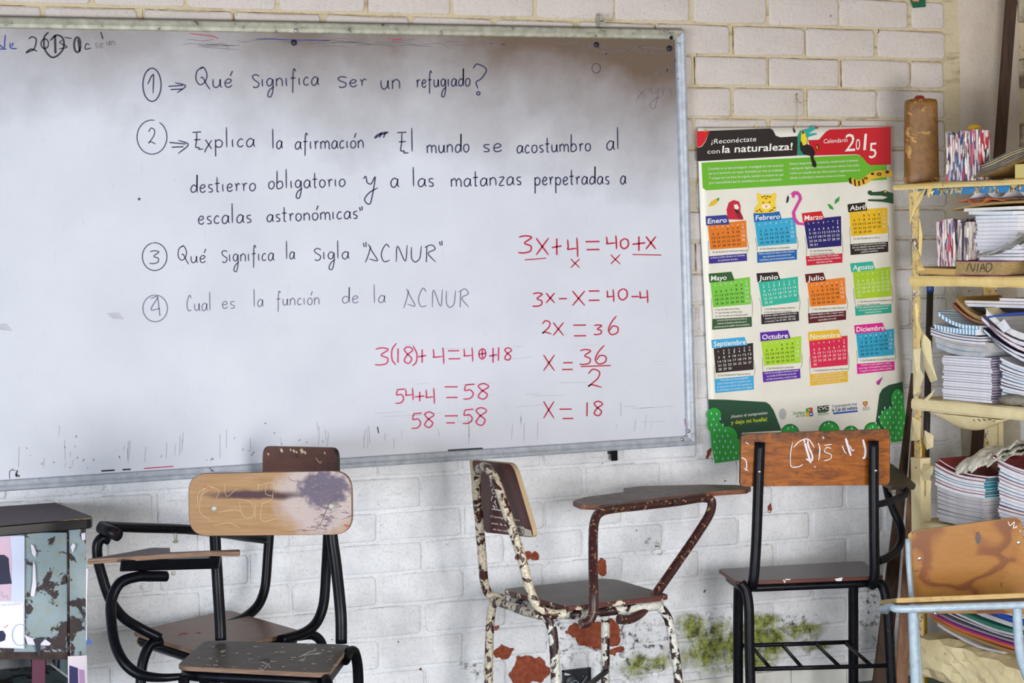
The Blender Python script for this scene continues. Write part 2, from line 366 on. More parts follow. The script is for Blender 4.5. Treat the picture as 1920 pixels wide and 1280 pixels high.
# plastered strip in the corner and rough masonry beyond it
mb = MB()
def plas(u, v):
    z = -.02 + 2.72 * v; x = .985 + .23 * u
    y = -.004 - .020 * math.sin(math.pi * min(1, u * 1.3)) ** .6 - .006 * math.sin(z * 3 + u * 4) * u
    return (x + .012 * math.sin(z * 4.1), y + .012 * (u < .02), z)
mb.sheet(plas, 10, 30); structure(mb, 'plaster_strip', M_plaster, wall)
mb = MB()
for i in range(0, 26):
    z = -.02 + i * .105
    for k in range(3):
        x = 1.225 + k * .26 + (i % 2) * .1; mb.slab([(x, -.012, z), (x + .245, -.012, z), (x + .245, -.012, z + .092), (x, -.012, z + .092)], .03, .012, down=(0, 1, 0), ch=.005)
o = structure(mb, 'rough_brick', M_roughbrick, wall); o['kind'] = 'stuff'
mb = MB(); mb.bbox((-6.2, -7.2, -.1), (2.6, .2, 0)); structure(mb, 'floor', M_floor)
mb = MB(); mb.bbox((-6.2, -7.2, 2.75), (2.6, .2, 2.85)); structure(mb, 'ceiling', M_ceil)
mb = MB(); mb.bbox((1.36, -4.2, 0), (1.46, .01, 2.75)); structure(mb, 'wall_right', M_wallpaint)
mb = MB(); mb.bbox((-4.2, -.004, 0), (1.36, .01, .062)); base = structure(mb, 'baseboard_back', M_mortar)
for k in range(22):
    mb = MB(); x = -2.75 + k * .203 + .04
    if x > 1.15: break
    mb.slab([(x, -.013, .004), (x + .2, -.013, .004), (x + .2, -.013, .066), (x, -.013, .066)], .009, .001, down=(0, 1, 0), ch=.0012); mb.build('tile', M_tile, base)
# ================================================================ WHITEBOARD
YB = -.022
bl, tl, br_, tr = W(0, 921, YB), W(0, 32, YB), W(1304, 834, YB), W(1283, 56, YB)
ex = (br_ - bl).normalized(); bl = bl - ex * .75; tl = tl - (tr - tl).normalized() * .75
board = thing('whiteboard', 'large worn whiteboard covered in handwritten questions and equations, on the brick wall', 'whiteboard', (tr.x - 1.4, YB, bl.z))
def inset(k):  # corner loop moved k metres inwards
    u = (tr - tl).normalized(); w = (tr - br_).normalized(); return [bl + u * k + w * k, br_ - u * k + w * k, tr - u * k - w * k, tl + u * k - w * k]
mb = MB(); c = inset(.015); mb.slab([V((p.x, YB + .008, p.z)) for p in c], .010, .001, down=(0, 1, 0)); mb.build('panel', M_board, board)
FW = .029
for a, b, nm in ((0, 1, M_alu), (1, 2, M_alu), (2, 3, M_aluD), (3, 0, M_alu)):
    A, B = inset(0), inset(FW); prof = [(0, .0), (.0, .012), (.15, .016), (.35, .017), (.55, .012), (.62, .0125), (.92, .010), (1, .004), (1, -.002)]
    mb = MB(); vs = []; fs = []
    for e, i in ((0, a), (1, b)):
        for q, h in prof:
            p = A[i].lerp(B[i], q); vs.append((p.x, YB + .004 - h + .002, p.z))
    n = len(prof)
    for j in range(n - 1): fs.append((j, j + 1, n + j + 1, n + j))
    mb.add(vs, fs); mb.build('frame_rail', nm, board)
def disc(mb, c, r, h, mi=0, seg=12, n=(0, -1, 0)):
    n = V(n).normalized(); u = n.orthogonal().normalized(); w = n.cross(u); c = V(c); vs = []
    for k, (rr, hh) in enumerate(((1, 0), (.95, .6), (.6, 1))):
        vs += [c + (u * math.cos(2 * math.pi * j / seg) + w * math.sin(2 * math.pi * j / seg)) * r * rr + n * h * hh for j in range(seg)]
    fs = [(k * seg + j, k * seg + (j + 1) % seg, (k + 1) * seg + (j + 1) % seg, (k + 1) * seg + j) for k in range(2) for j in range(seg)] + [tuple(2 * seg + j for j in range(seg))]
    mb.add(vs, fs, mi, True)
for (px, py, m) in ((1291, 808, M_steel), (1279, 824, M_steel), (1272, 83, M_aluD), (1258.5, 71, M_black2), (555, 57, M_steel)):
    mb = MB(); disc(mb, W(px, py, YB - .008), .0055, .003); mb.build('screw', m, board)
for (px, py, r) in ((551, 80, .0085), (1118, 84, .008), (1255, 91, .009)):
    mb = MB(); disc(mb, W(px, py, YB + .006), r, .005); mb.build('bolt_head', M_ink, board)
YS = YB + .0072   # marker ink lies on the panel
def stroke(mb, pts, w=2.4, sub=5, Y=None, mi=0, surf=None, wv=None):
    f = surf or (lambda x, y: W(x, y, YS if Y is None else Y))
    q = [V((x, y, 0)) for x, y in pts]; q = spline(q, sub) if len(q) > 2 else [q[0].lerp(q[-1], i / 2) for i in range(3)]
    n = len(q); vs = []
    for i in range(n):
        t = (q[min(i + 1, n - 1)] - q[max(i - 1, 0)]); t = t.normalized() if t.length > 1e-6 else V((1, 0, 0)); nn = V((-t.y, t.x, 0)) * w * .5 * ((.55 + .45 * min(1, min(i, n - 1 - i) / 1.5)) if n > 3 else 1)
        a, b = q[i] + nn, q[i] - nn; vs += [f(a.x, a.y), f(b.x, b.y)]
    mb.add(vs, [(2 * i, 2 * i + 1, 2 * i + 3, 2 * i + 2) for i in range(n - 1)], mi)
def ell(cx, cy, rx, ry, a0=0, a1=360, n=14, rot=0):
    out = []
    for i in range(n + 1):
        a = math.radians(a0 + (a1 - a0) * i / n); x, y = rx * math.cos(a), ry * math.sin(a); r = math.radians(rot)
        out.append((cx + x * math.cos(r) - y * math.sin(r), cy + x * math.sin(r) + y * math.cos(r)))
    return out
# a schoolteacher's hand: pen strokes per letter, x in letter widths, y in x-heights above the line
G = {
 'a': (1.0, [[(.85, .85), (.45, 1), (.08, .6), (.15, .1), (.5, .02), (.8, .45), (.86, .95), (.84, .3), (1, .02)]]),
 'b': (1.0, [[(.1, 2.3), (.08, 1.2), (.08, .1), (.4, 0), (.85, .3), (.75, .85), (.35, .95), (.1, .6)]]),
 'c': (.8, [[(.85, .85), (.5, 1), (.1, .6), (.15, .15), (.5, 0), (.9, .2)]]),
 'd': (1.0, [[(.85, .75), (.45, 1), (.08, .55), (.2, .05), (.6, .1), (.85, .6), (.9, 2.3), (.88, 1.2), (.92, .02)]]),
 'e': (.85, [[(.1, .5), (.6, .55), (.85, .8), (.5, 1), (.12, .65), (.2, .12), (.6, 0), (.95, .25)]]),
 'f': (.8, [[(.9, 1.8), (.6, 2.1), (.45, 1.5), (.42, 0), (.4, -.9)], [(.05, .95), (.85, 1.0)]]),
 'g': (1.0, [[(.85, .85), (.4, 1), (.08, .6), (.25, .1), (.65, .2), (.85, .9), (.86, -.4), (.6, -1.3), (.2, -1.2), (.4, -.5), (1, 0)]]),
 'i': (.42, [[(.3, 1), (.3, .4), (.45, .02)]]),
 'l': (.45, [[(.25, 2.5), (.3, 1.2), (.35, .02)]]),
 'm': (1.5, [[(.05, .95), (.08, 0)], [(.08, .7), (.3, 1), (.48, .75), (.5, 0)], [(.5, .7), (.72, 1), (.9, .7), (.92, .1), (1, 0)]]),
 'n': (1.0, [[(.08, .95), (.1, 0)], [(.1, .65), (.45, 1), (.8, .75), (.85, 0)]]),
 'o': (.9, [[(.5, 1), (.12, .75), (.12, .2), (.5, 0), (.88, .3), (.85, .8), (.5, 1)]]),
 'p': (1.0, [[(.1, 1), (.12, -1.1)], [(.1, .75), (.5, 1), (.88, .65), (.7, .08), (.3, .05), (.12, .3)]]),
 'q': (1.0, [[(.8, .9), (.4, 1), (.1, .5), (.4, .05), (.8, .5), (.82, 1), (.85, -1.1)]]),
 'r': (.75, [[(.08, 1), (.3, .75), (.35, 0)], [(.35, .6), (.6, 1), (.95, .9)]]),
 's': (.75, [[(.9, .95), (.3, .9), (.25, .6), (.8, .35), (.75, .05), (.15, .02)]]),
 'S': (1.0, [[(1.0, 1.35), (.5, 1.5), (.1, 1.3), (.3, .9), (.9, .5), (.8, .05), (.35, -.05), (.2, .1)]]),
 't': (.7, [[(.4, 1.9), (.42, .8), (.45, .05), (.8, .02)], [(.0, 1.05), (.9, 1.1)]]),
 'u': (1.0, [[(.08, 1), (.12, .25), (.4, 0), (.75, .3), (.82, 1), (.85, .2), (1, 0)]]),
 'v': (.9, [[(.05, .9), (.3, 0), (.7, .9)]]),
 'x': (.85, [[(.05, 1), (.85, -.1)], [(.9, 1), (.1, -.2), (-.05, -.6)]]),
 'X': (.9, [[(.08, 1.0), (.3, .7), (.85, 0)], [(.95, 1.05), (.5, .5), (0, -.05)]]),
 'y': (1.0, [[(.0, .8), (.2, 1), (.3, .4), (.6, .3), (.9, 1), (.75, -.4), (.5, -1.7), (.1, -1.3), (.45, -.6), (1.1, -.1)]]),
 'z': (.8, [[(.05, .95), (.85, .95), (.1, .05), (.9, .02)]]),
 'Q': (1.5, [[(.55, 2.5), (.15, 2.1), (.05, 1.1), (.3, .4), (.65, .7), (.8, 1.6), (.55, 2.5), (.3, 2.3)], [(.35, 1.2), (.5, 1.3), (.75, .5), (1, -.2)]]),
 'E': (1.2, [[(.0, 2.0), (.8, 2.05)], [(.4, 2.0), (.38, 1.0), (.3, .15), (.6, .1), (.6, -.1), (1, -.05)], [(.15, 1.05), (.75, 1.1)]]),
 'C': (1.0, [[(.75, 1.7), (.5, 2.1), (.2, 1.6), (.05, .8), (.3, .05), (.8, .2)]]),
 'A': (1.1, [[(.42, 1.9), (.25, .9), (.0, -.1)], [(.22, 2.1), (.55, 1.2), (.95, .15), (.3, .35)]]),
 'N': (1.1, [[(.1, 0), (.2, 1.9), (.8, .1), (.95, 2)]]), 'U': (1.0, [[(.1, 1.8), (.1, .5), (.4, 0), (.8, .4), (.95, 1.9)]]),
 'R': (1.0, [[(.2, 1.8), (.15, 0)], [(.0, 1.7), (.6, 2), (.9, 1.5), (.3, 1.0), (.95, .0)]]),
 'O': (1.1, [[(.5, 2), (.1, 1.3), (.3, .1), (.8, .3), (.9, 1.4), (.5, 2)]]),
 '"': (.6, [[(.1, 2.3), (.25, 1.8)], [(.5, 2.4), (.55, 1.8)]]),
 '?': (1.0, [[(.0, 2.0), (.3, 2.6), (.9, 2.3), (.7, 1.5), (.4, .9), (.45, .4)], [(.4, -.35), (.5, -.15), (.6, -.35), (.5, -.5), (.4, -.35)]]),
}
D = {  # digits and signs in a unit box, y down
 '1': [[(.3, .2), (.55, 0), (.5, 1)]], '|': [[(.5, 0), (.45, 1)]],
 '2': [[(.1, .25), (.4, 0), (.8, .15), (.7, .5), (.1, .95), (.3, .85), (.95, 1)]],
 '3': [[(.1, .08), (.5, 0), (.9, .1), (.45, .42), (.85, .6), (.8, .9), (.4, 1), (.05, .98)]],
 '4': [[(.1, .1), (.15, .5), (.12, .6), (.85, .55)], [(.85, 0), (.9, .5), (.92, 1)]],
 '5': [[(.25, .05), (.2, .42), (.6, .38), (.85, .65), (.6, .95), (.05, 1)], [(.25, .05), (.95, .0)]],
 '6': [[(.75, 0), (.35, .35), (.12, .75), (.35, 1), (.8, .9), (.85, .62), (.45, .55), (.2, .8)]],
 '8': [[(.9, .12), (.5, 0), (.15, .15), (.4, .42), (.8, .7), (.55, 1), (.15, .85), (.4, .5), (.85, .25), (.9, .12)]],
 '0': [[(.5, 0), (.1, .3), (.15, .8), (.5, 1), (.88, .7), (.85, .2), (.5, 0)]],
 'x': [[(.05, .0), (.35, .35), (.95, 1)], [(.95, .0), (.5, .5), (.05, 1)]],
 '+': [[(.0, .55), (1, .45)], [(.5, 0), (.5, 1)]], '-': [[(0, .5), (1, .45)]], '=': [[(0, .1), (1, .0)], [(.1, .95), (1, 1)]],
 '(': [[(.9, 0), (.3, .3), (.3, .75), (.8, 1)]], ')': [[(.2, 0), (.8, .4), (.7, .8), (.1, 1)]],
}
def word(mb0, txt, x0, x1, yb, xh, w=2.3, slope=-.03):
    mb = MB(); mb0.__dict__.setdefault('subs', []).append((mb, txt.replace("'", '')))
    tot = sum(G[c][0] + .22 for c in txt.replace("'", '').replace('*', '')) - .22; k = (x1 - x0) / tot; x = x0
    for ch in txt:
        if ch == "'": stroke(mb, [(lx + .62 * k, yb + (lx - x0) * slope - xh * 1.35), (lx + .85 * k, yb + (lx - x0) * slope - xh * 1.95)], w); continue
        wd, st = G[ch]
        for s in st: stroke(mb, [(x + px * k * wd, yb + (x - x0) * slope - py * xh + random.uniform(-.5, .5)) for px, py in s], w)
        lx = x; x += (wd + .22) * k
def digs(mb0, items, w=2.6):
    mb = MB(); mb0.__dict__.setdefault('subs', []).append((mb, None))
    for ch, x0, x1, y0, y1 in items:
        for s in D[ch]: stroke(mb, [(x0 + (x1 - x0) * px, y0 + (y1 - y0) * py) for px, py in s], w)
def wr(mats, lab, parent=board):
    for q, t in mb.__dict__.get('subs', []): q.build('equation' if t is None else 'word', mats, parent)
    if mb.v: mb.build('pen_marks', mats, parent, label=lab)
mb = MB()
stroke(mb, ell(285, 159, 17, 31, -120, 250, 20)); stroke(mb, [(277, 158), (284, 143), (288, 140), (287, 175)]); 
stroke(mb, [(316, 162), (343, 160)]); stroke(mb, [(320, 168), (342, 167)]); stroke(mb, [(328, 155), (348, 161), (332, 174)])
word(mb, "Que'", 366, 436, 165, 15.5); word(mb, 'Significa', 472, 598, 163, 15); word(mb, 'Ser', 632, 688, 163, 13); word(mb, 'un', 713, 752, 167, 17); word(mb, 'refugiado', 780, 882, 164, 14.5)
stroke(mb, [(887, 128), (895, 120), (912, 130), (903, 147), (893, 154), (896, 166)]); stroke(mb, ell(897, 175, 3, 3)); wr(M_inkV, 'first question line in dark marker')
mb = MB(); stroke(mb, ell(285, 257, 28, 32, -60, 280, 22), 1.9); digs(mb, [('2', 277, 293, 240, 270)], 1.9)
stroke(mb, [(318, 267), (348, 270)]); stroke(mb, [(322, 276), (344, 275)]); stroke(mb, [(334, 263), (353, 271), (334, 288)])
word(mb, 'Explica', 361, 478, 278, 15); word(mb, 'la', 510, 530, 279, 15); word(mb, "afirmacio'n", 553, 683, 280, 14.5, slope=-.02)
stroke(mb, [(702, 259), (712, 252), (728, 248)], 5); stroke(mb, [(715, 248), (712, 258)]); stroke(mb, [(723, 248), (719, 258)])
word(mb, 'El', 745, 778, 285, 18); word(mb, 'mundo', 800, 880, 287, 15); word(mb, 'se', 904, 942, 285, 15); word(mb, 'acostumbro', 969, 1108, 287, 14.5); word(mb, 'al', 1137, 1163, 281, 17); wr(M_inkV, 'second question, upper line')
mb = MB(); word(mb, 'destierro', 357, 480, 361, 14.5); word(mb, 'obligatorio', 503, 648, 354, 14.5); word(mb, 'y', 681, 706, 350, 19); word(mb, 'a', 732, 748, 351, 17)
word(mb, 'las', 773, 814, 350, 15); word(mb, 'matanzas', 845, 978, 350, 15); word(mb, 'perpetradas', 1002, 1143, 347, 14.5, slope=-.015); word(mb, 'a', 1163, 1174, 345, 15); wr(M_inkV, 'second question, middle line')
mb = MB(); word(mb, 'escalas', 371, 472, 420, 15); word(mb, "astrono'micas", 500, 671, 416, 14, slope=-.04); word(mb, '"', 673, 684, 420, 14); wr(M_inkV, 'second question, last line')
mb = MB(); stroke(mb, ell(290, 481, 23, 26, -100, 260, 18), 1.9); digs(mb, [('3', 279, 300, 470, 494)], 2); word(mb, "Que'", 333, 386, 493, 13, 2); word(mb, 'Significa', 415, 514, 491, 14, 2); word(mb, 'la', 536, 553, 486, 14, 2)
word(mb, 'Sigla', 588, 655, 487, 14, 2); word(mb, '"', 680, 692, 492, 16, 2); word(mb, 'ACNUR', 685, 818, 491, 16, 2, 0); word(mb, '"', 823, 834, 485, 14, 2); wr(M_inkV, 'third question')
mb = MB(); stroke(mb, ell(291, 578, 23, 25, -90, 270, 18), 1.8); stroke(mb, [(282, 560), (296, 556), (283, 580), (300, 578)], 1.9); stroke(mb, [(296, 558), (300, 592)], 1.9)
word(mb, 'Cual', 350, 397, 583, 14, 1.7); word(mb, 'es', 416, 441, 578, 13, 1.7); word(mb, 'la', 475, 494, 575, 13.5, 1.7); word(mb, "funcio'n", 518, 600, 573, 13, 1.7); word(mb, 'de', 641, 673, 568, 13, 1.7); word(mb, 'la', 700, 723, 568, 14, 1.7)
word(mb, 'ACNUR', 757, 880, 576, 17, 1.7, 0); wr(M_inkF, 'fainter fourth question')
mb = MB(); stroke(mb, [(10, 65), (9, 78), (7, 90), (-5, 80)], 2.4); stroke(mb, [(-4, 92), (12, 92)], 2.2); stroke(mb, [(19, 80), (19, 88), (23, 91), (32, 91)], 2.4); stroke(mb, [(25, 80), (22, 87)], 2.4); wr(M_inkB, 'blue marker letters')
mb = MB(); stroke(mb, [(54, 73), (60, 69), (68, 74), (64, 92), (56, 96), (49, 99), (58, 92), (70, 96)], 2.6)
stroke(mb, ell(84, 82, 7, 9)); stroke(mb, [(91, 60), (83, 70), (84, 92), (96, 107), (108, 104), (119, 90), (118, 72), (106, 66), (94, 76)], 3.4); stroke(mb, [(103, 66), (104, 100)], 4.2); stroke(mb, [(121, 70), (134, 72)], 2); stroke(mb, [(117, 75), (112, 80), (126, 88), (110, 92)], 2)
stroke(mb, ell(145, 84, 6, 14), 3.6); stroke(mb, [(146, 74), (150, 97)], 3); stroke(mb, [(168, 84), (162, 82), (160, 92), (172, 90)], 2); stroke(mb, [(189, 60), (193, 73)], 2.4); wr(M_ink, 'black marker date scribbles')
mb = MB()
for t, x0, x1, yb, xh in (('se', 178, 194, 90, 9), ('un', 200, 216, 85, 8), ('val', 1105, 1150, 108, 9), ('nan', 1230, 1265, 140, 12), ('xyn', 1195, 1262, 180, 14)): word(mb, t, x0, x1, yb, xh, 1.2)
rr = random.Random(3)
for k in range(40):
    x = rr.uniform(330, 1240); y = 64 + x * .0115 + rr.uniform(4, 20); stroke(mb, [(x, y), (x + rr.uniform(8, 45), y + rr.uniform(-5, 4)), (x + rr.uniform(40, 80), y + rr.uniform(-6, 8))], rr.uniform(.5, 1.1))
wr(flat('#6e6870', .7), 'smudged lines along the top edge'); mb = MB()
for k in range(46):
    x = rr.uniform(5, 1270); y = 884 - x * .058 - abs(rr.gauss(0, 22)); L = rr.uniform(6, 45); stroke(mb, [(x, y), (x + rr.uniform(-3, 3), y - L)], rr.uniform(.5, 1.1))
for k in range(22):
    x = rr.uniform(700, 1240); y = rr.uniform(640, 815); L = rr.uniform(15, 80); stroke(mb, [(x, y), (x + L, y - L * .06 + rr.uniform(-2, 2))], rr.uniform(.4, .8))
for (x, y) in ((215, 592), (5, 613)):
    for k in range(6): stroke(mb, [(x - 14 + k * 2, y - 4 + k * 1.7), (x + 8 + k * 2, y - 6 + k * 2.4)], 1.1)
wr(M_smear, 'faint scratches and half wiped marks')
mb = MB()
for k in range(34):
    x = rr.uniform(5, 640); y = 893 - x * .06 - abs(rr.gauss(0, 24)); stroke(mb, [(x, y), (x + rr.uniform(-2, 3), y - rr.uniform(1, 5))], rr.uniform(.7, 1.4))
for k in range(36):
    x = 1273 + rr.uniform(-3, 2); y = rr.uniform(100, 480); stroke(mb, [(x + (y - 90) * .018, y), (x + (y - 90) * .018 + rr.uniform(-2, 2), y + rr.uniform(2, 9))], rr.uniform(.8, 2))
for (a, b) in ((190, 215), (520, 560), (840, 905), (230, 245)): stroke(mb, [(a, 894 - a * .0595), (b, 894 - b * .0595)], 3)
stroke(mb, [(33, 881), (30, 890), (32, 894)], 3); stroke(mb, [(30, 889), (37, 893)], 3); stroke(mb, [(18, 898), (18, 884), (22, 881), (29, 882)], 1.4)
stroke(mb, [(1268, 108), (1266, 116)], 2.5); stroke(mb, ell(261, 373, 1.5, 1.5), 2); stroke(mb, [(708, 800), (710, 812)], 2); stroke(mb, ell(1118, 128, 8, 9), 1)
wr(M_ink, 'small dark marker flecks')
mb = MB(); digs(mb, [('3', 970, 1000, 442, 474), ('x', 1004, 1030, 446, 478), ('+', 1035, 1053, 447, 478), ('4', 1062, 1085, 445, 482), ('-', 1098, 1124, 449, 457), ('-', 1100, 1124, 464, 472), ('4', 1135, 1158, 441, 467), ('0', 1162, 1180, 447, 466), ('+', 1186, 1210, 443, 470), ('x', 1210, 1231, 443, 467)], 3)
stroke(mb, [(984, 487), (1024, 484)], 2); stroke(mb, [(1186, 477), (1240, 478)], 2); digs(mb, [('x', 1069, 1088, 485, 502), ('x', 1144, 1164, 477, 495)], 2.2)
digs(mb, [('3', 997, 1019, 549, 574), ('x', 1023, 1041, 549, 568), ('-', 1048, 1063, 557, 563), ('x', 1072, 1098, 545, 573), ('-', 1104, 1124, 543, 548), ('-', 1104, 1124, 560, 566), ('4', 1137, 1152, 542, 566), ('0', 1158, 1178, 541, 562), ('-', 1184, 1198, 554, 558), ('4', 1198, 1216, 543, 568)], 2.8)
digs(mb, [('2', 1015, 1035, 601, 626), ('x', 1036, 1058, 604, 629), ('-', 1075, 1099, 607, 612), ('-', 1076, 1099, 626, 633), ('3', 1112, 1130, 609, 627), ('6', 1138, 1162, 592, 627)], 2.6)
digs(mb, [('x', 1018, 1041, 665, 695), ('-', 1056, 1074, 677, 683), ('-', 1054, 1074, 690, 695), ('3', 1085, 1110, 655, 683), ('6', 1113, 1140, 647, 682), ('2', 1100, 1130, 692, 726)], 2.6); stroke(mb, [(1089, 687), (1145, 685)], 2.3)
digs(mb, [('x', 1018, 1040, 752, 784), ('-', 1049, 1072, 764, 770), ('-', 1055, 1075, 781, 788), ('|', 1096, 1106, 754, 780), ('8', 1111, 1132, 752, 779)], 2.6); wr(M_inkR, 'equations in red marker, right column')
mb = MB(); digs(mb, [('3', 701, 731, 652, 684), ('(', 731, 745, 643, 684), ('|', 743, 750, 653, 680), ('8', 755, 776, 650, 681), (')', 772, 784, 648, 686), ('+', 784, 799, 655, 680), ('4', 810, 834, 651, 682), ('-', 840, 861, 655, 660), ('-', 841, 863, 670, 675), ('4', 868, 888, 651, 678), ('0', 897, 912, 653, 673), ('+', 898, 911, 655, 671), ('+', 917, 932, 652, 680), ('|', 930, 940, 651, 676), ('8', 944, 961, 652, 675)], 2.6)
digs(mb, [('5', 740, 760, 729, 756), ('4', 759, 776, 727, 750), ('+', 778, 796, 734, 752), ('4', 797, 816, 727, 757), ('-', 834, 858, 723, 727), ('-', 837, 858, 743, 747), ('5', 867, 891, 720, 748), ('8', 893, 919, 719, 748)], 2.6)
digs(mb, [('5', 770, 792, 774, 803), ('8', 793, 816, 772, 801), ('-', 834, 858, 777, 782), ('-', 837, 853, 791, 794), ('5', 866, 889, 767, 794), ('8', 889, 915, 764, 797)], 2.6); wr(M_inkM, 'equations in pinkish marker, middle column')
mb = MB(); stroke(mb, [(1284, 785), (1286, 800), (1287, 816), (1282, 817)], 2.2); stroke(mb, [(1110, 829), (1190, 824), (1285, 818)], 2.4); stroke(mb, [(355, 63), (400, 68), (410, 73)], 1.6); stroke(mb, [(736, 75), (753, 73)], 2); stroke(mb, [(600, 873 - 6), (640, 860)], 1); stroke(mb, [(270, 878), (325, 874)], 2); wr(M_inkR, 'red marker along the frame')
mb = MB(); stroke(mb, [(480, 73), (560, 75), (620, 76)], 1.6); wr(M_inkB, 'thin blue line near the top edge')
# metal brackets and wall fixings
mb = MB(); p = W(1150, 848, -.02); mb.bbox((p.x - .010, -.026, p.z - .004), (p.x + .010, .004, p.z + .02)); mb.bbox((p.x - .010, -.028, p.z - .024), (p.x + .010, -.024, p.z + .01)); disc(mb, (p.x, -.028, p.z - .012), .004, .002, 0, 8); mb.build('bracket', M_black2, board)
mb = MB(); p = W(1127, 43, -.02); mb.bbox((p.x - .008, -.03, p.z - .012), (p.x + .008, .006, p.z + .022)); disc(mb, (p.x, -.03, p.z + .01), .004, .002, 0, 8); mb.build('bracket', M_aluD, board)
mb = MB(); a, b = W(1705, -8, -.004), W(1736, 14, -.004)
mb.slab([W(1705, -10, -.006), W(1735, -12, -.006), W(1736, 13, -.006), W(1712, 15, -.006)], .002, .001, down=(0, 1, 0)); mb.slab([W(1708, -9, -.0075), W(1723, -10, -.0075), W(1723, 3, -.0075), W(1712, 3, -.0075)], .001, .001, down=(0, 1, 0), mi=1)
tag(mb.build('paper_scrap', [flat('#0f5a3e', .7), flat('#c98a60', .7)]), 'torn corner of green paper stuck high on the brick wall, at the top edge', 'paper')
# ================================================================ CALENDAR POSTER
YP = -.014
def cal_y(px, py):
    y = YP - .0022 * math.sin(py * .021 + px * .006) - .0015 * math.sin(px * .03)
    k = max(0, (py - 780) / 90); y -= .022 * k * k * (1 if px < 1420 else .35)
    e = max(0, 1 - (px - 1308) / 40); y -= .004 * e
    return y
def z3(x, y): return (1280 + x / 2.977, y / 2.977)
def z6(x, y): return (1280 + x / 2.977, 430 + y / 2.977)
def interp(lst, y):
    for (y0, x0), (y1, x1) in zip(lst, lst[1:]):
        if y <= y1: return x0 + (x1 - x0) * (y - y0) / (y1 - y0)
    return lst[-1][1]
LX = [(240, 1308.5), (300, 1309.5), (430, 1314), (560, 1321), (740, 1328), (790, 1330), (840, 1334), (868, 1339)]
RX = [(237, 1671), (300, 1672), (420, 1678), (520, 1681), (650, 1690), (715, 1693), (780, 1698), (826, 1706)]
def csurf(off):
    def f(x, y): return PL(x, y, (0, cal_y(x, y) - off, 0), (0, 1, 0))
    return f
cal = thing('wall_calendar', 'tall wall calendar poster with coloured month panels and animals, beside the whiteboard', 'calendar', tuple(W(1500, 560, YP)))
mb = MB(); sf = csurf(0)
def sheetf(u, v):
    yl, yr = 240 + 628 * v, 237 + 589 * v; x0, x1 = interp(LX, yl), interp(RX, yr)
    return sf(x0 + (x1 - x0) * u, yl + (yr - yl) * u)
mb.sheet(sheetf, 24, 40, .0006, nrm=(0, 1, 0)); mb.build('sheet', speck('poster_paper', '#ebe8de', '#e0dcd0', 6, .3, .7, .42, .05), cal)
def poly2(mb, pts, off=.0008, mi=0, mx=22):
    P = [V((x, y, 0)) for x, y in pts]; tris = [(P[a], P[b], P[c]) for a, b, c in tessellate_polygon([P])]; f = csurf(off)
    while tris:
        a, b, c = tris.pop(); L = [(b - a).length, (c - b).length, (a - c).length]; m = max(L)
        if m > mx:
            if m == L[0]: h = (a + b) / 2; tris += [(a, h, c), (h, b, c)]
            elif m == L[1]: h = (b + c) / 2; tris += [(a, b, h), (a, h, c)]
            else: h = (a + c) / 2; tris += [(a, b, h), (h, b, c)]
        else: mb.add([f(a.x, a.y), f(b.x, b.y), f(c.x, c.y)], [(0, 1, 2)], mi)
_T = {}
def glyphs(txt, bold=False):
    k = (txt, bold)
    if k in _T: return _T[k]
    cu = bpy.data.curves.new('t', 'FONT'); cu.body = txt; cu.size = 1; cu.resolution_u = 2; cu.fill_mode = 'FRONT'; cu.offset = .014 if bold else 0
    ob = bpy.data.objects.new('t', cu); COL.objects.link(ob); bpy.context.view_layer.update()
    me = bpy.data.meshes.new_from_object(ob.evaluated_get(bpy.context.evaluated_depsgraph_get()))
    vs = [(v.co.x, v.co.y) for v in me.vertices]; fs = [tuple(p.vertices) for p in me.polygons]
    bpy.data.objects.remove(ob); bpy.data.curves.remove(cu); bpy.data.meshes.remove(me)
    _T[k] = (vs, fs); return _T[k]
def text2(mb, txt, x0, y0, x1, y1, h=None, mi=0, off=.0022, bold=False, slant=0.0, surf=None):
    vs, fs = glyphs(txt, bold)
    if not vs: return
    a = min(v[0] for v in vs); b = max(v[0] for v in vs); L = math.hypot(x1 - x0, y1 - y0); ux, uy = (x1 - x0) / L, (y1 - y0) / L; k = L / (b - a)
    hh = k if h is None else h / .72; f = surf or csurf(off); out = []
    for x, y in vs:
        s = (x - a) * k + y * hh * slant; t = y * hh; out.append(f(x0 + ux * s + uy * t, y0 + uy * s - ux * t))
    mb.add(out, fs, mi)
C_ = lambda h: flat(h, .42)
M_wprint = C_('#f2f0ea'); M_kprint = C_('#241a1c')
mb = MB(); poly2(mb, [z3(150, 730), z3(490, 716), z3(505, 727), z3(520, 757), z3(545, 766), z3(640, 760), z3(640, 868), z3(80, 900), z3(80, 825), z3(108, 818), z3(128, 790)]); mb.build('black_banner', M_kprint, cal)
mb = MB(); poly2(mb, [z3(80, 732), z3(150, 730), z3(125, 790), z3(106, 816), z3(80, 822)]); mb.build('red_corner', C_('#d01a26'), cal)
mb = MB(); poly2(mb, [z3(700, 782), z3(760, 780), z3(800, 735), z3(820, 723), z3(1163, 707), z3(1163, 918), z3(1040, 922), z3(990, 866), z3(970, 861), z3(725, 868)]); mb.build('red_banner', C_('#c81a2a'), cal)
mb = MB(); poly2(mb, [z3(105, 908), z3(975, 864), z3(1000, 872), z3(1030, 910), z3(1050, 921), z3(1140, 919), z3(1140, 1003), z3(130, 1062), z3(112, 1048)]); mb.build('green_banner', C_('#6ab42d'), cal)
mb = MB()
text2(mb, '¡Reconéctate', *z3(160, 803), *z3(410, 788), h=9.5, slant=.2); text2(mb, 'con', *z3(138, 858), *z3(208, 855), h=9); text2(mb, 'la naturaleza!', *z3(220, 853), *z3(612, 836), h=14, bold=True, slant=.12)
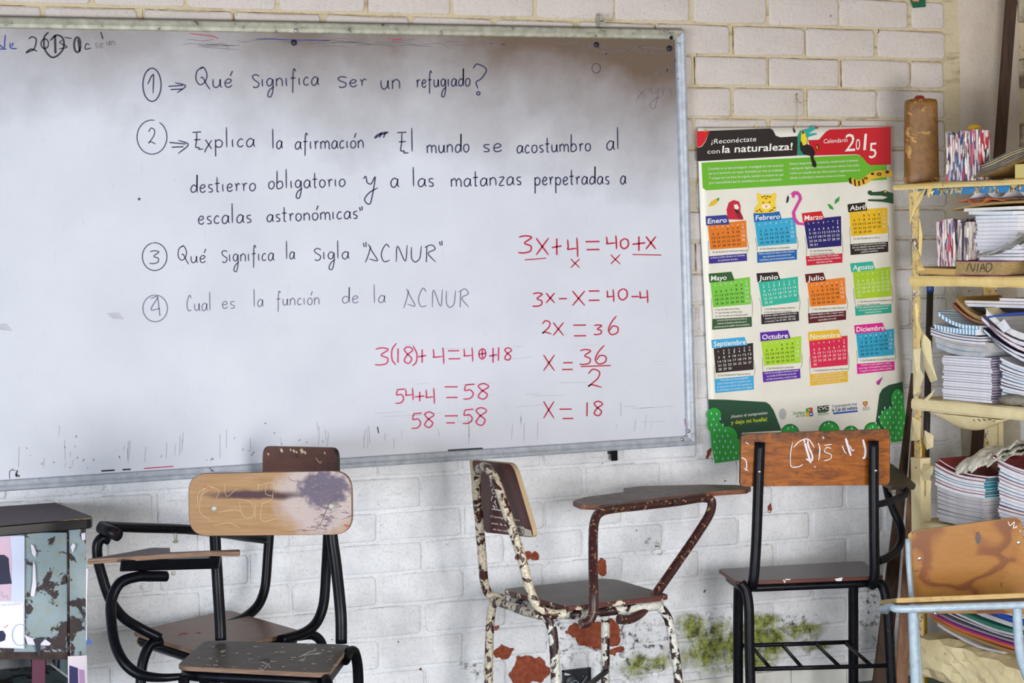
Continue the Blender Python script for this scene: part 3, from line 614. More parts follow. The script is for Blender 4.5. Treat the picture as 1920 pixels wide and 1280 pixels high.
text2(mb, 'Calendario', *z3(785, 800), *z3(920, 792), h=8.5, slant=.2); text2(mb, '2', *z3(905, 845), *z3(962, 842), h=34, slant=.1); text2(mb, '0', *z3(965, 838), *z3(990, 836), h=22, slant=.1); text2(mb, '1', *z3(1008, 838), *z3(1022, 837), h=32, slant=.15); text2(mb, '5', *z3(1040, 883), *z3(1082, 880), h=30, slant=.1)
stroke(mb, [z3(85, 902), z3(400, 888), z3(755, 871)], 2.2, surf=csurf(.0016))
for i, t in enumerate(('Colombia es un país privilegiado. Investigadores nos muestran', 'que es el territorio con mayor diversidad por área en el planeta.', 'Y aunque eso nos llena de orgullo, también se traduce en una', 'gran responsabilidad que los colombianos no estamos asumiendo...')):
    text2(mb, t, *z3(142 + i * 2, 948 + i * 26), *z3(562, 928 + i * 26), h=4.6)
for i, t in enumerate(('Estamos desapareciendo ecosistemas, contaminando el ambiente', 'y extrayendo ilegalmente nuestro patrimonio natural. Cada acción', 'nuestra, por pequeña que sea, influye positiva o negativamente en el', 'planeta. La naturaleza y nosotros somos uno mismo.')):
    text2(mb, t, *z3(598 + i, 920 + i * 26), *z3((980, 985, 988, 910)[i], (900, 927, 954, 984)[i]), h=4.6)
mb.build('white_lettering', M_wprint, cal)
MON = [('Enero', '2f3a8f', [(128, 1207), (243, 1199), (250, 1206), (262, 1252), (132, 1258)], 'e0791f', [(1327, 421), (1399, 413), (1401, 463), (1332, 468)], [(1328.7, 480.4), (1400, 474.7), (1401, 488.8), (1329.4, 494.5)], '3b2a8e', 3, 31, z3, 'b', ['26. Día Mundial de la Educación Ambiental'], ['La fauna y la flora silvestre en Colombia', 'son patrimonio de todos.']),
 ('Febrero', '1a62b0', [(395, 1190), (540, 1180), (553, 1225), (400, 1240)], '35a7cf', [(1415, 415), (1491, 407), (1494, 456), (1421, 462)], [(1419.4, 473), (1494, 467.6), (1494.3, 486.4), (1420, 492.8)], '0f62b0', 6, 28, z3, 'b', ['10. Día Mundial de los Humedales'], ['Nadie es dueño de la fauna y la flora silvestre,', 'estas representan un bien común de los', 'Colombianos y son de interés para la humanidad.']),
 ('Marzo', 'd01f2a', [(665, 1190), (775, 1178), (791, 1222), (672, 1240)], '231c6b', [(1507, 412), (1577, 405), (1577.5, 461), (1515, 466)], [(1511, 480.4), (1579.6, 474.7), (1579.6, 492), (1512.5, 498)], 'c9203c', 6, 31, z3, 'w', ['22. Día Mundial del Agua', '25. Día Mundial de la Vida'], ['Nunca compres fauna o flora silvestre,', 'partes de animales o plantas, ni productos', 'elaborados con ellas.']),
 ('Abril', '2a1d1c', [(920, 1140), (1018, 1128), (1031, 1174), (925, 1185)], 'e9ba20', [(1592, 394), (1664, 389), (1664, 437), (1596.5, 443)], [(1594, 457.5), (1665.3, 452.8), (1665.6, 472), (1595, 478)], '2a1c1c', 2, 30, z3, 'b', ['22. Día Mundial de la Tierra'], ['Si quieres una mascota busca fauna doméstica,', 'que se ha adaptado a vivir con el ser humano,', 'es fácil conseguir alimentos, medicinas', 'y atención veterinaria.']),
 ('Mayo', '2c5a2e', [(145, 247), (272, 236), (290, 285), (150, 297)], '76c544', [(155, 295), (375, 265), (382, 417), (170, 435)], [(165, 500), (385, 487), (387, 542), (165, 560)], '2f5530', 4, 31, z6, 'b', ['9. Día Mundial de las Aves', '17. Día Mundial del Reciclaje', '22. Día Mundial de la Biodiversidad'], ['La biodiversidad de este país nos ofrece un', 'sinnúmero de beneficios ambientales que se', 'sostienen gracias al equilibrio de los ecosistemas.']),
 ('Junio', '2a1a22', [(412, 245), (530, 237), (545, 280), (418, 295)], '2bb39a', [(422, 292), (643, 263), (648, 403), (445, 431)], [(438, 475), (648, 458), (650, 510), (440, 530)], '2b1a22', 0, 30, z6, 'w', ['5. Día Mundial del Medio Ambiente', '8. Día Mundial de los Océanos'], ['Si detectas a alguien vendiendo fauna o flora', 'silvestre avisa a la autoridad ambiental', 'o a la policía. Tels: 651 0901 - 892 1408']),
 ('Julio', '5a1020', [(683, 250), (785, 240), (800, 287), (690, 298)], 'e8812a', [(695, 293), (905, 268), (914, 416), (712, 432)], [(700, 468), (912, 452), (912, 503), (703, 525)], '5d1424', 2, 31, z6, 'b', ['5. Día Mundial de la Vida Silvestre'], ['Estamos obligados a cuidar y respetar nuestro', 'patrimonio, adoptando comportamientos éticos y', 'responsables con la vida.']),
 ('Agosto', '2cb09a', [(935, 190), (1060, 178), (1075, 225), (942, 238)], 'a5c92a', [(950, 236), (1160, 207), (1166, 372), (965, 390)], [(962, 430), (1165, 415), (1167, 465), (965, 482)], '2aa790', 5, 31, z6, 'w', ['11. Día Nacional de las Organizaciones', 'Ecológicas y Ambientales'], ['El tráfico ilegal de especies silvestres constituye', 'una de las principales causas de pérdida de la', 'biodiversidad en Colombia.']),
 ('Septiembre', '3ba8dc', [(160, 617), (345, 600), (362, 645), (165, 663)], '2a1c1e', [(173, 665), (393, 633), (396, 782), (185, 801)], [(178, 835), (396, 815), (398, 893), (182, 913)], '3ba8dc', 1, 30, z6, 'w', ['16. Día Mundial de la Capa de Ozono'], ['Todo colono que viva en seguridad', 'quien motive al perro a la puerta, pero', 'no quieras ser esclavo, las 5 especies no', 'los distribuyas, los compras, los regales']),
 ('Octubre', '5a1fa0', [(432, 575), (588, 562), (602, 608), (435, 625)], 'a8d332', [(438, 622), (662, 595), (660, 744), (455, 762)], [(445, 795), (655, 777), (658, 830), (450, 853)], '5a1fa0', 3, 31, z6, 'b', ['4. Día Mundial de los Animales'], ['Cada año, las autoridades colombianas rescatan', 'en promedio 42.000 animales que han sido', 'extraídos de las selvas y cuerpos de agua.']),
 ('Noviembre', 'e9ba28', [(700, 573), (870, 558), (888, 605), (703, 622)], 'd8274e', [(705, 617), (920, 592), (922, 756), (717, 774)], [(710, 808), (920, 788), (923, 850), (713, 873)], 'e3b52c', 6, 30, z6, 'w', ['7. Día Nacional de los Parques Naturales'], ['La guerra no es la dinamita del rostro,', 'guarda la importancia de aves y mamíferos,', 'pueda al grano un hogar a lo que representan', 'por todas las formas de vida.']),
 ('Diciembre', 'd81f90', [(958, 535), (1115, 520), (1135, 568), (962, 582)], '2fa3c8', [(968, 582), (1180, 553), (1181, 700), (982, 718)], [(972, 750), (1182, 735), (1183, 785), (975, 807)], 'd81f90', 1, 31, z6, 'b', ['9. Día Mundial del no uso de Plaguicidas'], ['Colombia es un país megadiverso, ocupa el', 'primer lugar en diversidad de orquídeas y aves,', 'el segundo en mariposas, anfibios y plantas.'])]
for name, tc, tab, pc, pan, box, bc, wd, days, zz, ink, notes, lines in MON:
    tab = [zz(*p) for p in tab]
    if zz is z6: pan = [z6(*p) for p in pan]; box = [z6(*p) for p in box]
    if zz is z3 and name == 'Abril': pass
    tl_, tr_, brr, bll = pan
    mb = MB(); poly2(mb, pan); pnl = mb.build('month_panel', C_('#' + pc), cal)
    mb = MB(); poly2(mb, tab, .0014); f = mb.build('month_tab', C_('#' + tc), pnl)
    mb = MB(); poly2(mb, box); mb.build('caption_box', C_('#' + bc), pnl)
    a, b = tab[-1], tab[-2]; mb = MB(); wd_ = min(b[0] - a[0] - 6, len(name) * 6.4 + 4)
    sl = -.07; text2(mb, name, a[0] + 2.5, a[1] - 3.5, a[0] + 2.5 + wd_, a[1] - 3.5 + sl * wd_, h=9.5, bold=True, slant=.12); 
    for i, t in enumerate(lines):
        q = (i + .78) / (len(lines) + .35); l_ = len(t) / max(len(s) for s in lines); p0 = (box[0][0] + (box[3][0] - box[0][0]) * q, box[0][1] + (box[3][1] - box[0][1]) * q); p1 = (box[1][0] + (box[2][0] - box[1][0]) * q, box[1][1] + (box[2][1] - box[1][1]) * q)
        m0 = .5 - .45 * l_; m1 = .5 + .45 * l_; text2(mb, t, p0[0] + (p1[0] - p0[0]) * m0, p0[1] + (p1[1] - p0[1]) * m0, p0[0] + (p1[0] - p0[0]) * m1, p0[1] + (p1[1] - p0[1]) * m1, h=3.6)
    mb.build('lettering', M_wprint, pnl)
    mb = MB(); mw = MB(); nrow = (wd + days + 6) // 7
    def cell(c, r):
        u = (c + .9) / 7.6; v = .16 + .80 * (r + .55) / (nrow + .1)
        x0 = tl_[0] + (bll[0] - tl_[0]) * v; y0 = tl_[1] + (bll[1] - tl_[1]) * v; x1 = tr_[0] + (brr[0] - tr_[0]) * v; y1 = tr_[1] + (brr[1] - tr_[1]) * v
        return x0 + (x1 - x0) * u, y0 + (y1 - y0) * u + 2
    for c, L in enumerate('LMMJVSD'):
        x, y = cell(c, -.75); text2(mw, L, x - 1.2, y, x + 1.4, y - .25, h=3)
    for d in range(1, days + 1):
        c = (wd + d - 1) % 7; r = (wd + d - 1) // 7; x, y = cell(c, r); w_ = (1.5 if d != 1 else .6) if d < 10 else (3.0 if d != 11 else 2.2)
        text2(mw if (ink == 'w' or c == 6) else mb, str(d), x - w_, y, x + w_, y - w_ * .14, h=4.3)
    if mb.v: mb.build('numerals', M_kprint, pnl)
    mw.build('numerals', M_wprint, pnl)
    mb = MB()
    for i, t in enumerate(notes):
        y = bll[1] + 6.5 + i * 6.0; text2(mb, t, bll[0] + 4, y, min(bll[0] + 4 + len(t) * 1.75, brr[0]), y - .06 * min(len(t) * 1.75, 66), h=3.6)
    stroke(mb, [(tl_[0] + 1.5, tl_[1] + 30), (bll[0] - 3, bll[1] - 8), (box[0][0] + 1, box[0][1])], .7, surf=csurf(.0012)); stroke(mb, [(tr_[0] + 1, tr_[1] + 32), (brr[0] + 2.4, brr[1]), (box[1][0] + 1, box[1][1])], .7, surf=csurf(.0012))
    mb.build('notes', C_('#77706c'), pnl)
# the animals and leaves printed on it
def P3(*a): return [z3(*p) for p in a]
def pic(name, layers, parent=cal):
    mb = MB(); ms = []
    for i, (c, pts, *o) in enumerate(layers): ms.append(C_(c)); poly2(mb, pts, (.0022 + .0004 * i), i)
    return mb.build(name, ms, parent)
def el3(cx, cy, rx, ry, rot=0, f=z3): return [f(*p) for p in ell(cx, cy, rx, ry, 0, 342, 19, rot)]
pic('toucan_print', [('#1f8a72', P3((640, 760), (655, 730), (690, 720), (700, 760), (690, 866), (642, 868))), ('#1d1418', P3((655, 790), (690, 800), (725, 820), (740, 850), (730, 880), (748, 915), (742, 936), (726, 930), (712, 870), (675, 862), (656, 835))), ('#e9d328', P3((662, 735), (685, 735), (695, 770), (692, 805), (672, 812), (660, 780))),
  ('#2fa3a0', P3((680, 728), (720, 706), (752, 704), (758, 716), (735, 724), (700, 748), (745, 742), (750, 750), (715, 760), (690, 768))), ('#b02a2a', P3((735, 708), (757, 706), (756, 718), (740, 716))), ('#1d1418', el3(672, 741, 6, 6)), ('#1d1418', P3((618, 708), (632, 735), (622, 742), (616, 722))), ('#1d1418', P3((745, 805), (755, 808), (760, 840), (750, 835))), ('#e9d328', P3((746, 812), (750, 812), (756, 834), (750, 830)))])
pic('macaw_print', [('#c22138', P3((258, 1130), (285, 1116), (315, 1125), (323, 1150), (322, 1180), (338, 1215), (338, 1226), (252, 1224), (246, 1170))), ('#ece8e0', P3((285, 1142), (305, 1140), (315, 1160), (300, 1175), (290, 1165))), ('#2a1a22', P3((288, 1165), (302, 1168), (318, 1185), (310, 1195), (296, 1185))), ('#8f1830', P3((300, 1190), (322, 1190), (336, 1222), (312, 1222)))])
pic('wildcat_print', [('#f2cf3a', P3((415, 1078), (425, 1078), (438, 1088), (500, 1085), (512, 1076), (523, 1084), (520, 1110), (514, 1130), (522, 1160), (512, 1185), (420, 1190), (400, 1185), (402, 1165), (424, 1135), (417, 1110))), ('#f6ead0', el3(466, 1152, 26, 14)), ('#e07a6a', P3((457, 1148), (475, 1147), (467, 1160)))] + [('#4a3418', el3(x, y, 5, 3.5)) for x, y in ((450, 1131), (485, 1129), (445, 1100), (458, 1096), (474, 1096), (488, 1099), (466, 1108), (430, 1170), (415, 1178), (440, 1180), (500, 1172), (488, 1178), (512, 1160))])
pic('flamingo_print', [('#d0409a', P3((600, 1085), (620, 1066), (645, 1068), (660, 1085), (667, 1110), (645, 1150), (628, 1185), (632, 1215), (650, 1240), (680, 1245), (680, 1258), (640, 1254), (615, 1225), (610, 1185), (630, 1145), (648, 1112), (645, 1092), (630, 1085), (622, 1105), (600, 1100))), ('#e9e0dc', P3((590, 1085), (604, 1082), (612, 1098), (600, 1106), (590, 1100))), ('#241a1c', P3((588, 1090), (594, 1100), (590, 1125), (578, 1135), (582, 1105)))])
pic('jaguar_tail_print', [('#e8b83a', P3((928, 1000), (950, 995), (985, 1005), (1010, 990), (1050, 960), (1100, 950), (1168, 950), (1170, 985), (1110, 990), (1060, 1000), (1020, 1030), (975, 1042), (935, 1025)))] + [('#2a1c14', P3(*p)) for p in ([(928, 995), (940, 990), (945, 1030), (930, 1020)], [(955, 1000), (964, 1000), (968, 1040), (960, 1038)], [(978, 1008), (988, 1008), (990, 1036), (982, 1038)], [(1000, 1000), (1008, 996), (1016, 1022), (1008, 1028)])] + [('#2a1c14', el3(x, y, r, r * .8)) for x, y, r in ((1023, 995, 10), (1060, 970, 9), (1097, 972, 12), (1142, 960, 10))] + [('#e8b83a', el3(x, y, r, r * .8)) for x, y, r in ((1023, 995, 4), (1097, 972, 5))])
pic('crocodile_print', [('#1c4a2c', P3((1035, 1066), (1050, 1062), (1060, 1072), (1110, 1068), (1130, 1060), (1148, 1070), (1176, 1078), (1178, 1136), (1110, 1126), (1036, 1122), (1034, 1112), (1120, 1112), (1145, 1100), (1110, 1092), (1045, 1090), (1033, 1080))), ('#e2b93a', el3(1131, 1069, 7, 6))] + [('#eceadc', P3((1050 + 11 * i, 1091), (1058 + 11 * i, 1092), (1054 + 11 * i, 1100))) for i in range(6)] + [('#eceadc', P3((1048 + 11 * i, 1112), (1056 + 11 * i, 1112), (1052 + 11 * i, 1104))) for i in range(6)])
pic('leaf_print', [('#e0bc28', P3((143, 1152), (160, 1125), (190, 1108), (206, 1104), (195, 1128), (172, 1148))), ('#3a8a3a', P3((190, 1108), (206, 1104), (198, 1125)))])
pic('leaf_print', [('#2c9a3c', P3((808, 1138), (822, 1140), (838, 1155), (843, 1172), (822, 1164)))]); pic('leaf_print', [('#2c9a3c', P3((848, 1140), (852, 1115), (877, 1096), (872, 1122)))])
pic('paper_plane_print', [('#c83a9a', [z6(1118, 822), z6(1080, 850), z6(1085, 866)]), ('#8a2a7a', [z6(1118, 822), z6(1085, 866), z6(1096, 868)])])
mb = MB(); poly2(mb, [z6(143, 948), z6(250, 950), z6(465, 963), z6(487, 978), z6(508, 1010), z6(552, 1122), z6(330, 1135), z6(320, 1220), z6(240, 1180), z6(150, 1100)]); mb.build('dark_green_corner', C_('#1d4a34'), cal)
mb = MB(); poly2(mb, [z6(1072, 1120), z6(1098, 920), z6(1115, 890), z6(1150, 868), z6(1228, 850), z6(1238, 1020), z6(1180, 1125)]); mb.build('dark_green_corner', C_('#1d4a34'), cal)
bush = []
for x, y, r in ((175, 1035, 40), (172, 1085, 52), (245, 1160, 62)): bush.append(('#2aa63c', [z6(*p) for p in ell(x, y, r if x > 174 else r * .66, r, 0, 345, 16)]))
bush.append(('#2aa63c', [z6(148, 1050), z6(180, 1050), z6(300, 1160), z6(322, 1180), z6(322, 1285), z6(180, 1305), z6(160, 1210)]))
pic('bush_print', bush)
pic('bush_print', [('#2aa63c', [z6(*p) for p in ell(1200, 950, 36, 60, 0, 345, 16)]), ('#2aa63c', [z6(*p) for p in ell(1160, 1060, 62, 62, 0, 345, 16)]), ('#2aa63c', [z6(1150, 1010), (1692, 735), (1698, 782), (1704.5, 825), (1672, 829), (1660, 800)])])
for x, y, r in ((600, 1135, 50), (818, 1125, 58), (940, 1140, 45), (1062, 1125, 50)): pic('bush_print', [('#157a34', [z6(*p) for p in ell(x, y, r, r, 180, 360, 12)]), ('#2aa63c', [z6(*p) for p in ell(x, y + 5, r - 4, r - 6, 180, 360, 12)])])
mb = MB(); f = csurf(.0050)
rr = random.Random(9)
def drop(x, y): poly2(mb, [(x, y - 3.4), (x + 1.5, y), (x + 1.4, y + 1.6), (x, y + 2.6), (x - 1.4, y + 1.6), (x - 1.5, y)], .0052)
for i in range(9):
    for j in range(6):
        x, y = 1334 + j * 10.5 + (i % 2) * 5, 775 + i * 10.5
        if x < 1345 + max(0, (y - 775)) * .62 and x > interp(LX, y) + 2 and y < 862: drop(x + rr.uniform(-1, 1), y + rr.uniform(-1, 1))
for i in range(11):
    for j in range(6):
        x, y = 1643 + j * 10.5 + (i % 2) * 5, 735 + i * 9.5
        if (x > 1675 - max(0, y - 745) * .9) and x < interp(RX, y) - 2 and y < 822: drop(x + rr.uniform(-1, 1), y + rr.uniform(-1, 1))
for x, y in ((1478, 803), (1486, 800), (1546, 796), (1554, 793), (1560, 799), (1597, 803), (1636, 800), (1631, 804)): drop(x, y)
mb.build('drop_print', C_('#a8dcd8'), cal)['kind'] = 'stuff'
mb = MB(); text2(mb, '¡Asumo el compromiso', *z6(270, 1052), *z6(474, 1030), h=6); mb.build('white_lettering', M_wprint, cal)
mb = MB(); text2(mb, 'y dejo mi huella!', *z6(270, 1088), *z6(472, 1068), h=7.5, bold=True); mb.build('yellow_lettering', C_('#d8e034'), cal)
mb = MB(); text2(mb, 'Zoológico', *z6(617, 1034), *z6(683, 1027), h=5.5); text2(mb, 'de Cali', *z6(634, 1048), *z6(683, 1042), h=4.8); mb.build('green_lettering', C_('#4a8a3a'), cal)
pic('emblem_print', [('#4aa04a', [z6(688, 1000), z6(705, 996), z6(706, 1020), z6(689, 1022)]), ('#c83a4a', [z6(706, 994), z6(724, 994), z6(726, 1018), z6(707, 1020)]), ('#e8b820', [z6(689, 1022), z6(706, 1020), z6(708, 1044), z6(690, 1046)]), ('#3a5ab0', [z6(707, 1020), z6(726, 1018), z6(728, 1042), z6(708, 1044)]), ('#e8b820', el3(706, 1008, 5, 6, 0, z6)), ('#ffffff', el3(716, 1030, 4, 5, 0, z6))])
pic('logo_print', [('#1d1a1c', [z6(752, 988), z6(815, 980), z6(816, 1010), z6(754, 1018)]), ('#2c8a4a', [z6(753, 1019), z6(817, 1010), z6(800, 1022), z6(756, 1026)])])
mb = MB(); text2(mb, 'CVC', *z6(757, 1010), *z6(811, 1004), h=6.5, bold=True, off=.0034, slant=.2); mb.build('white_lettering', M_wprint, cal)
mb = MB(); text2(mb, 'Construyendo hoy', *z6(835, 994), *z6(974, 980), h=5.5); text2(mb, 'la Cali del mañana', *z6(836, 1018), *z6(976, 1002), h=7, bold=True); mb.build('blue_lettering', C_('#3a4a8a'), cal)
pic('blue_bar_print', [('#2a5ab0', [z6(840, 1022), z6(976, 1008), z6(977, 1018), z6(842, 1032)])])
pic('crest_print', [('#b8503a', [z6(1007, 962), z6(1031, 959), z6(1032, 975), z6(1020, 990), z6(1008, 977)]), ('#d8b84a', [z6(1013, 966), z6(1025, 965), z6(1024, 978), z6(1015, 979)])])
mb = MB()
for i in range(3): text2(mb, ('MUNICIPIO', 'SANTIAGO DE CALI', 'VALLE')[i], *z6(1005, 998 + i * 7), *z6(1042 + (i == 1) * 6, 994 + i * 7), h=1.8)
text2(mb, 'Corporación Autónoma', *z6(755, 1034), *z6(818, 1026), h=2); text2(mb, 'del Valle del Cauca', *z6(757, 1040), *z6(818, 1033), h=2); mb.build('small_lettering', C_('#6a6a6a'), cal)
pic('yellow_dot_print', [('#e8e020', el3(1230, 1164, 9, 8, 0, z6))]); pic('yellow_dot_print', [('#e8e020', [(1356 + 3 * math.cos(a), 861 + 3 * math.sin(a)) for a in [i * .6 for i in range(10)]])])
pic('grey_smudge_print', [('#b5b5b5', el3(558, 1030, 19, 31, 0, z6))])
for x, y in ((1322, 241), (1417, 235), (1492, 234), (1576, 232), (1664, 229)):
    mb = MB(); disc(mb, csurf(.001)(x, y + 4), .0036, .003, 0, 10); mb.build('pin', C_('#caa22a'), cal)
mb = MB(); p = W(1493, 178, -.006); q = csurf(.001)(1493, 234); mb.tube([p, p.lerp(q, .5) + V((.002, -.004, 0)), q], .0007, seg=5); mb.tube([p, p + V((.004, -.003, -.02)), p + V((.012, -.003, -.024)), p + V((.018, -.001, -.024))], .0007, seg=5); disc(mb, W(1493, 177, .0), .003, .006, 0, 8)
mb.build('hanging_string', flat('#8a7a55', .8), cal)
# ================================================================ BOOKCASE against the right side, seen end-on
BO = V((.60, -.30, 0)); E1 = V((.061, -.998, 0)); E2 = V((.998, .061, 0)); UZ = V((0, 0, 1))
def L(a, b, z): return BO + E1 * a + E2 * b + UZ * z
def BP(px, py, b=0.0): return PL(px, py, BO + E2 * b, E2)
def loc_(p): d = p - BO; return d.dot(E1), d.dot(E2), p.z
def lbox(mb, a0, a1, b0, b1, z0, z1, mi=0): mb.box(L((a0 + a1) / 2, (b0 + b1) / 2, (z0 + z1) / 2), E1 * (a1 - a0), E2 * (b1 - b0), UZ * (z1 - z0), mi)
case = thing('bookcase', 'open metal bookcase wrapped in torn yellow paper, loaded with books, at the right edge', 'bookcase', tuple(L(0, 0, 0)))
M_case = [M_post]
for a, b, nm in ((0, 0, 'post'), (0, .30, 'post'), (.98, 0, 'post'), (.98, .30, 'post')):
    mb = MB(); s = 1 if b == 0 else -1; lbox(mb, a, a + .030, b, b + .003 * s, .0, 1.545); lbox(mb, a, a + .003, b, b + .028 * s, 0, 1.545); mb.build(nm, M_post, case)
M_blue = peel('chipped_blue_enamel', '#2f86c4', '#4a2c1c', 30, .52, .5, '#2a70a8', '#d8c69a')
def shelf(z, name, mat, lip=.032, a0=-.004, a1=1.01, b0=-.006, sag=0, front=None):
    mb = MB(); prof = [(b0 + .012, z - .0005), (b0 + .004, z - .004), (b0, z - .011), (b0, z - lip + .008), (b0 + .005, z - lip), (b0 + .02, z - lip + .002), (b0 + .02, z - .012), (.31, z - .012), (.31, z)]
    n = 16; m = len(prof); vs = []; fs = []; rr = random.Random(int(z * 1000))
    for i in range(n + 1):
        t = i / n; a = a0 + (a1 - a0) * t; w = sag * math.sin(math.pi * t)
        for j, (b, zz) in enumerate(prof): vs.append(L(a, b + rr.uniform(-.001, .001) * (j < 7), zz - w + rr.uniform(-.0012, .0012) * (j < 6)))
    for i in range(n):
        for j in range(m): k = (j + 1) % m; fs.append((i * m + j, i * m + k, (i + 1) * m + k, (i + 1) * m + j))
    mb.add(vs, fs, 0, False)
    mb.add([vs[j] for j in range(m)], [tuple(range(m))]); mb.add([vs[n * m + j] for j in range(m)], [tuple(range(m))[::-1]])
    return mb.build(name, mat, case)
shelf(1.560, 'shelf', M_yellow, .018, -.075, 1.03, -.012)
mb = MB(); lbox(mb, .0, .98, .002, .005, 1.522, 1.543); lbox(mb, .0, .98, .002, .02, 1.540, 1.543); mb.build('rail', M_blue, case)
shelf(1.286, 'shelf', M_yellow, .033); shelf(.915, 'shelf', M_cream, .037); shelf(.545, 'shelf', M_cream, .035)
# bulky crumpled wrapping on the lowest shelf
mb = MB(); rr = random.Random(5)
rough = [[rr.uniform(-1, 1) for _ in range(30)] for _ in range(20)]
def lowf(u, v):
    a = -.01 + 1.0 * u; n = rough[int(v * 15)][int(u * 26)]
    if v < .55: q = v / .55; b = -.03 - .018 * math.sin(q * 3.14); z = .075 + .115 * q + .012 * math.sin(u * 9)
    else: q = (v - .55) / .45; b = -.03 + .33 * q; z = .19 - .01 * q + .012 * math.sin(u * 9) * (1 - q)
    if v < .55: z -= .06 * u * (1 - v / .55)
    return L(a, b + n * .006, z + n * .006)
mb.sheet(lowf, 26, 15, .003, smooth=False); mb.build('crumpled_wrapping', M_cream, case); mb = MB(); lbox(mb, 0, 1, 0, .30, .09, .15); mb.build('shelf', M_post, case)
# torn flaps of paper
def flap(pts, b, mat, th=.0012, curl=.01):
    mb = MB(); P = [BP(x, y, b + curl * math.sin(i * 1.7)) for i, (x, y) in enumerate(pts)]
    c = sum(P, V()) / len(P) - E2 * curl; n = len(P); mb.add(P + [c], [(i, (i + 1) % n, n) for i in range(n)]); mb.add([p + E2 * th for p in P] + [c + E2 * th], [((i + 1) % n, i, n) for i in range(n)]); mb.add(P + [p + E2 * th for p in P], [(i, n + i, n + (i + 1) % n, (i + 1) % n) for i in range(n)])
    return mb.build('paper_flap', mat, case)
for pts, b, m in (([(1727, 618), (1745, 640), (1748, 680), (1757, 712), (1745, 717), (1733, 690), (1729, 655)], .012, M_cream), ([(1715, 568), (1723, 572), (1721, 600), (1728, 622), (1722, 650), (1715, 630)], -.003, M_yellow), ([(1712, 655), (1726, 652), (1724, 690), (1732, 705), (1722, 735), (1712, 742)], -.004, M_cream), ([(1732, 750), (1741, 740), (1752, 730), (1747, 742), (1738, 752)], -.004, M_cream), ([(1733, 806), (1750, 816), (1749, 838), (1737, 843), (1731, 825)], .004, M_cream), ([(1710, 780), (1725, 790), (1724, 825), (1708, 826)], -.006, M_cream),
    ([(1716, 878), (1735, 870), (1749, 874), (1748, 888), (1738, 900), (1722, 902)], -.006, M_cream), ([(1736, 896), (1746, 902), (1744, 925), (1737, 932), (1733, 915)], .004, M_cream), ([(1739, 354), (1749, 352), (1745, 360), (1741, 371), (1736, 366)], -.008, M_yellow), ([(1704, 362), (1727, 358), (1737, 352), (1727, 375), (1712, 402), (1706, 420)], -.004, M_yellow), ([(1742, 358), (1752, 357), (1747, 366)], -.006, M_cream), ([(1716, 488), (1726, 492), (1735, 506), (1720, 508)], -.004, M_yellow), ([(1724, 410), (1729, 440), (1727, 480), (1722, 470)], .0, M_yellow)):
    flap(pts, b, m, curl=.006)
mb = MB()
def hang(u, v):
    a = .06 + .28 * u; return L(a, .012 + .09 * v, .876 - (.045 * math.sin(math.pi * min(1, u * .95 + .03)) ** .8) * (1 - abs(v * 2 - 1) ** 2) - .004)
mb.sheet(hang, 12, 6, .001); mb.build('sagging_lining', M_cream, case)
mb = MB(); lbox(mb, -.006, .040, -.008, .03, .30, .735); mb.build('paper_sleeve', M_cream, case); mb = MB(); lbox(mb, -.004, .03, .285, .32, .58, .86); mb.build('paper_sleeve', M_cream, case)
# ---------------------------------------------------------------- booklets, one object each
M_cov = {k: flat(v, .5) for k, v in dict(white='#dcdbe2', grey='#8f8b98', purple='#6e5f78', red='#7c1f24', dred='#8a2a2e', teal='#2a7f90', blue='#2448a8', navy='#1d2548', green='#2c7a6a', orange='#c56a3c', magenta='#a02a8a', kraft='#9a7a4a', black='#17151c', lblue='#8fb4cc', cream='#d8cda8', stripe='#5aa0c8').items()}
def booklet(name, a0, a1, b0, b1, z0, th, cov, near=None, bend=0.0, tilt=0.0, yaw=0.0, page=None, label=None, cat='book', group=None, bendr=0.0, ov=.002, wav=0.0):
    mb = MB(); ct = min(.0012, th * .14); n = 8; page = page or M_paper
    am, bm_ = (a0 + a1) / 2, (b0 + b1) / 2; cy, sy = math.cos(yaw), math.sin(yaw)
    def tr(a, b, z):
        t = (a - a0) / (a1 - a0); dz = bend * max(0, (1 - t) - .25) ** 2 / .5625 + bendr * max(0, t - .35) ** 2 / .4225 + tilt * (a - a0) + wav * math.sin(t * 9 + a0 * 50)
        x, y = a - am, b - bm_; return L(am + x * cy - y * sy, bm_ + x * sy + y * cy, z + dz)
    def blk(x0, x1, y0, y1, q0, q1, mi, mnear=None):
        vs = []
        for i in range(n + 1):
            a = x0 + (x1 - x0) * i / n
            for (b, z) in ((y0, q0), (y1, q0), (y1, q1), (y0, q1)): vs.append(tr(a, b, z))
        fs = [(i * 4 + j, i * 4 + (j + 1) % 4, (i + 1) * 4 + (j + 1) % 4, (i + 1) * 4 + j) for i in range(n) for j in range(4)]
        mb.add(vs, fs + [(3, 2, 1, 0)], mi); mb.add([vs[n * 4 + j] for j in range(4)], [(0, 1, 2, 3)], mi if mnear is None else mnear)
    blk(a0 + ov, a1 - ov * .4, b0 + ov, b1 - ov, z0 + ct, z0 + th - ct, 0, 2 if near else None)
    blk(a0, a1, b0, b1, z0, z0 + ct, 1); blk(a0, a1, b0, b1, z0 + th - ct, z0 + th, 1)
    o = mb.build(name, [page, cov, near or cov]); 
    return tag(o, label, cat, group)
ORD = 'lowest second third fourth fifth sixth seventh eighth ninth tenth eleventh twelfth thirteenth fourteenth fifteenth sixteenth seventeenth eighteenth nineteenth twentieth'.split()
def ordl(label, i, n, base):
    w = (base[0] if i == 0 else base[1] if i == n - 1 else ORD[i] + base[2]); return w + ' ' + label
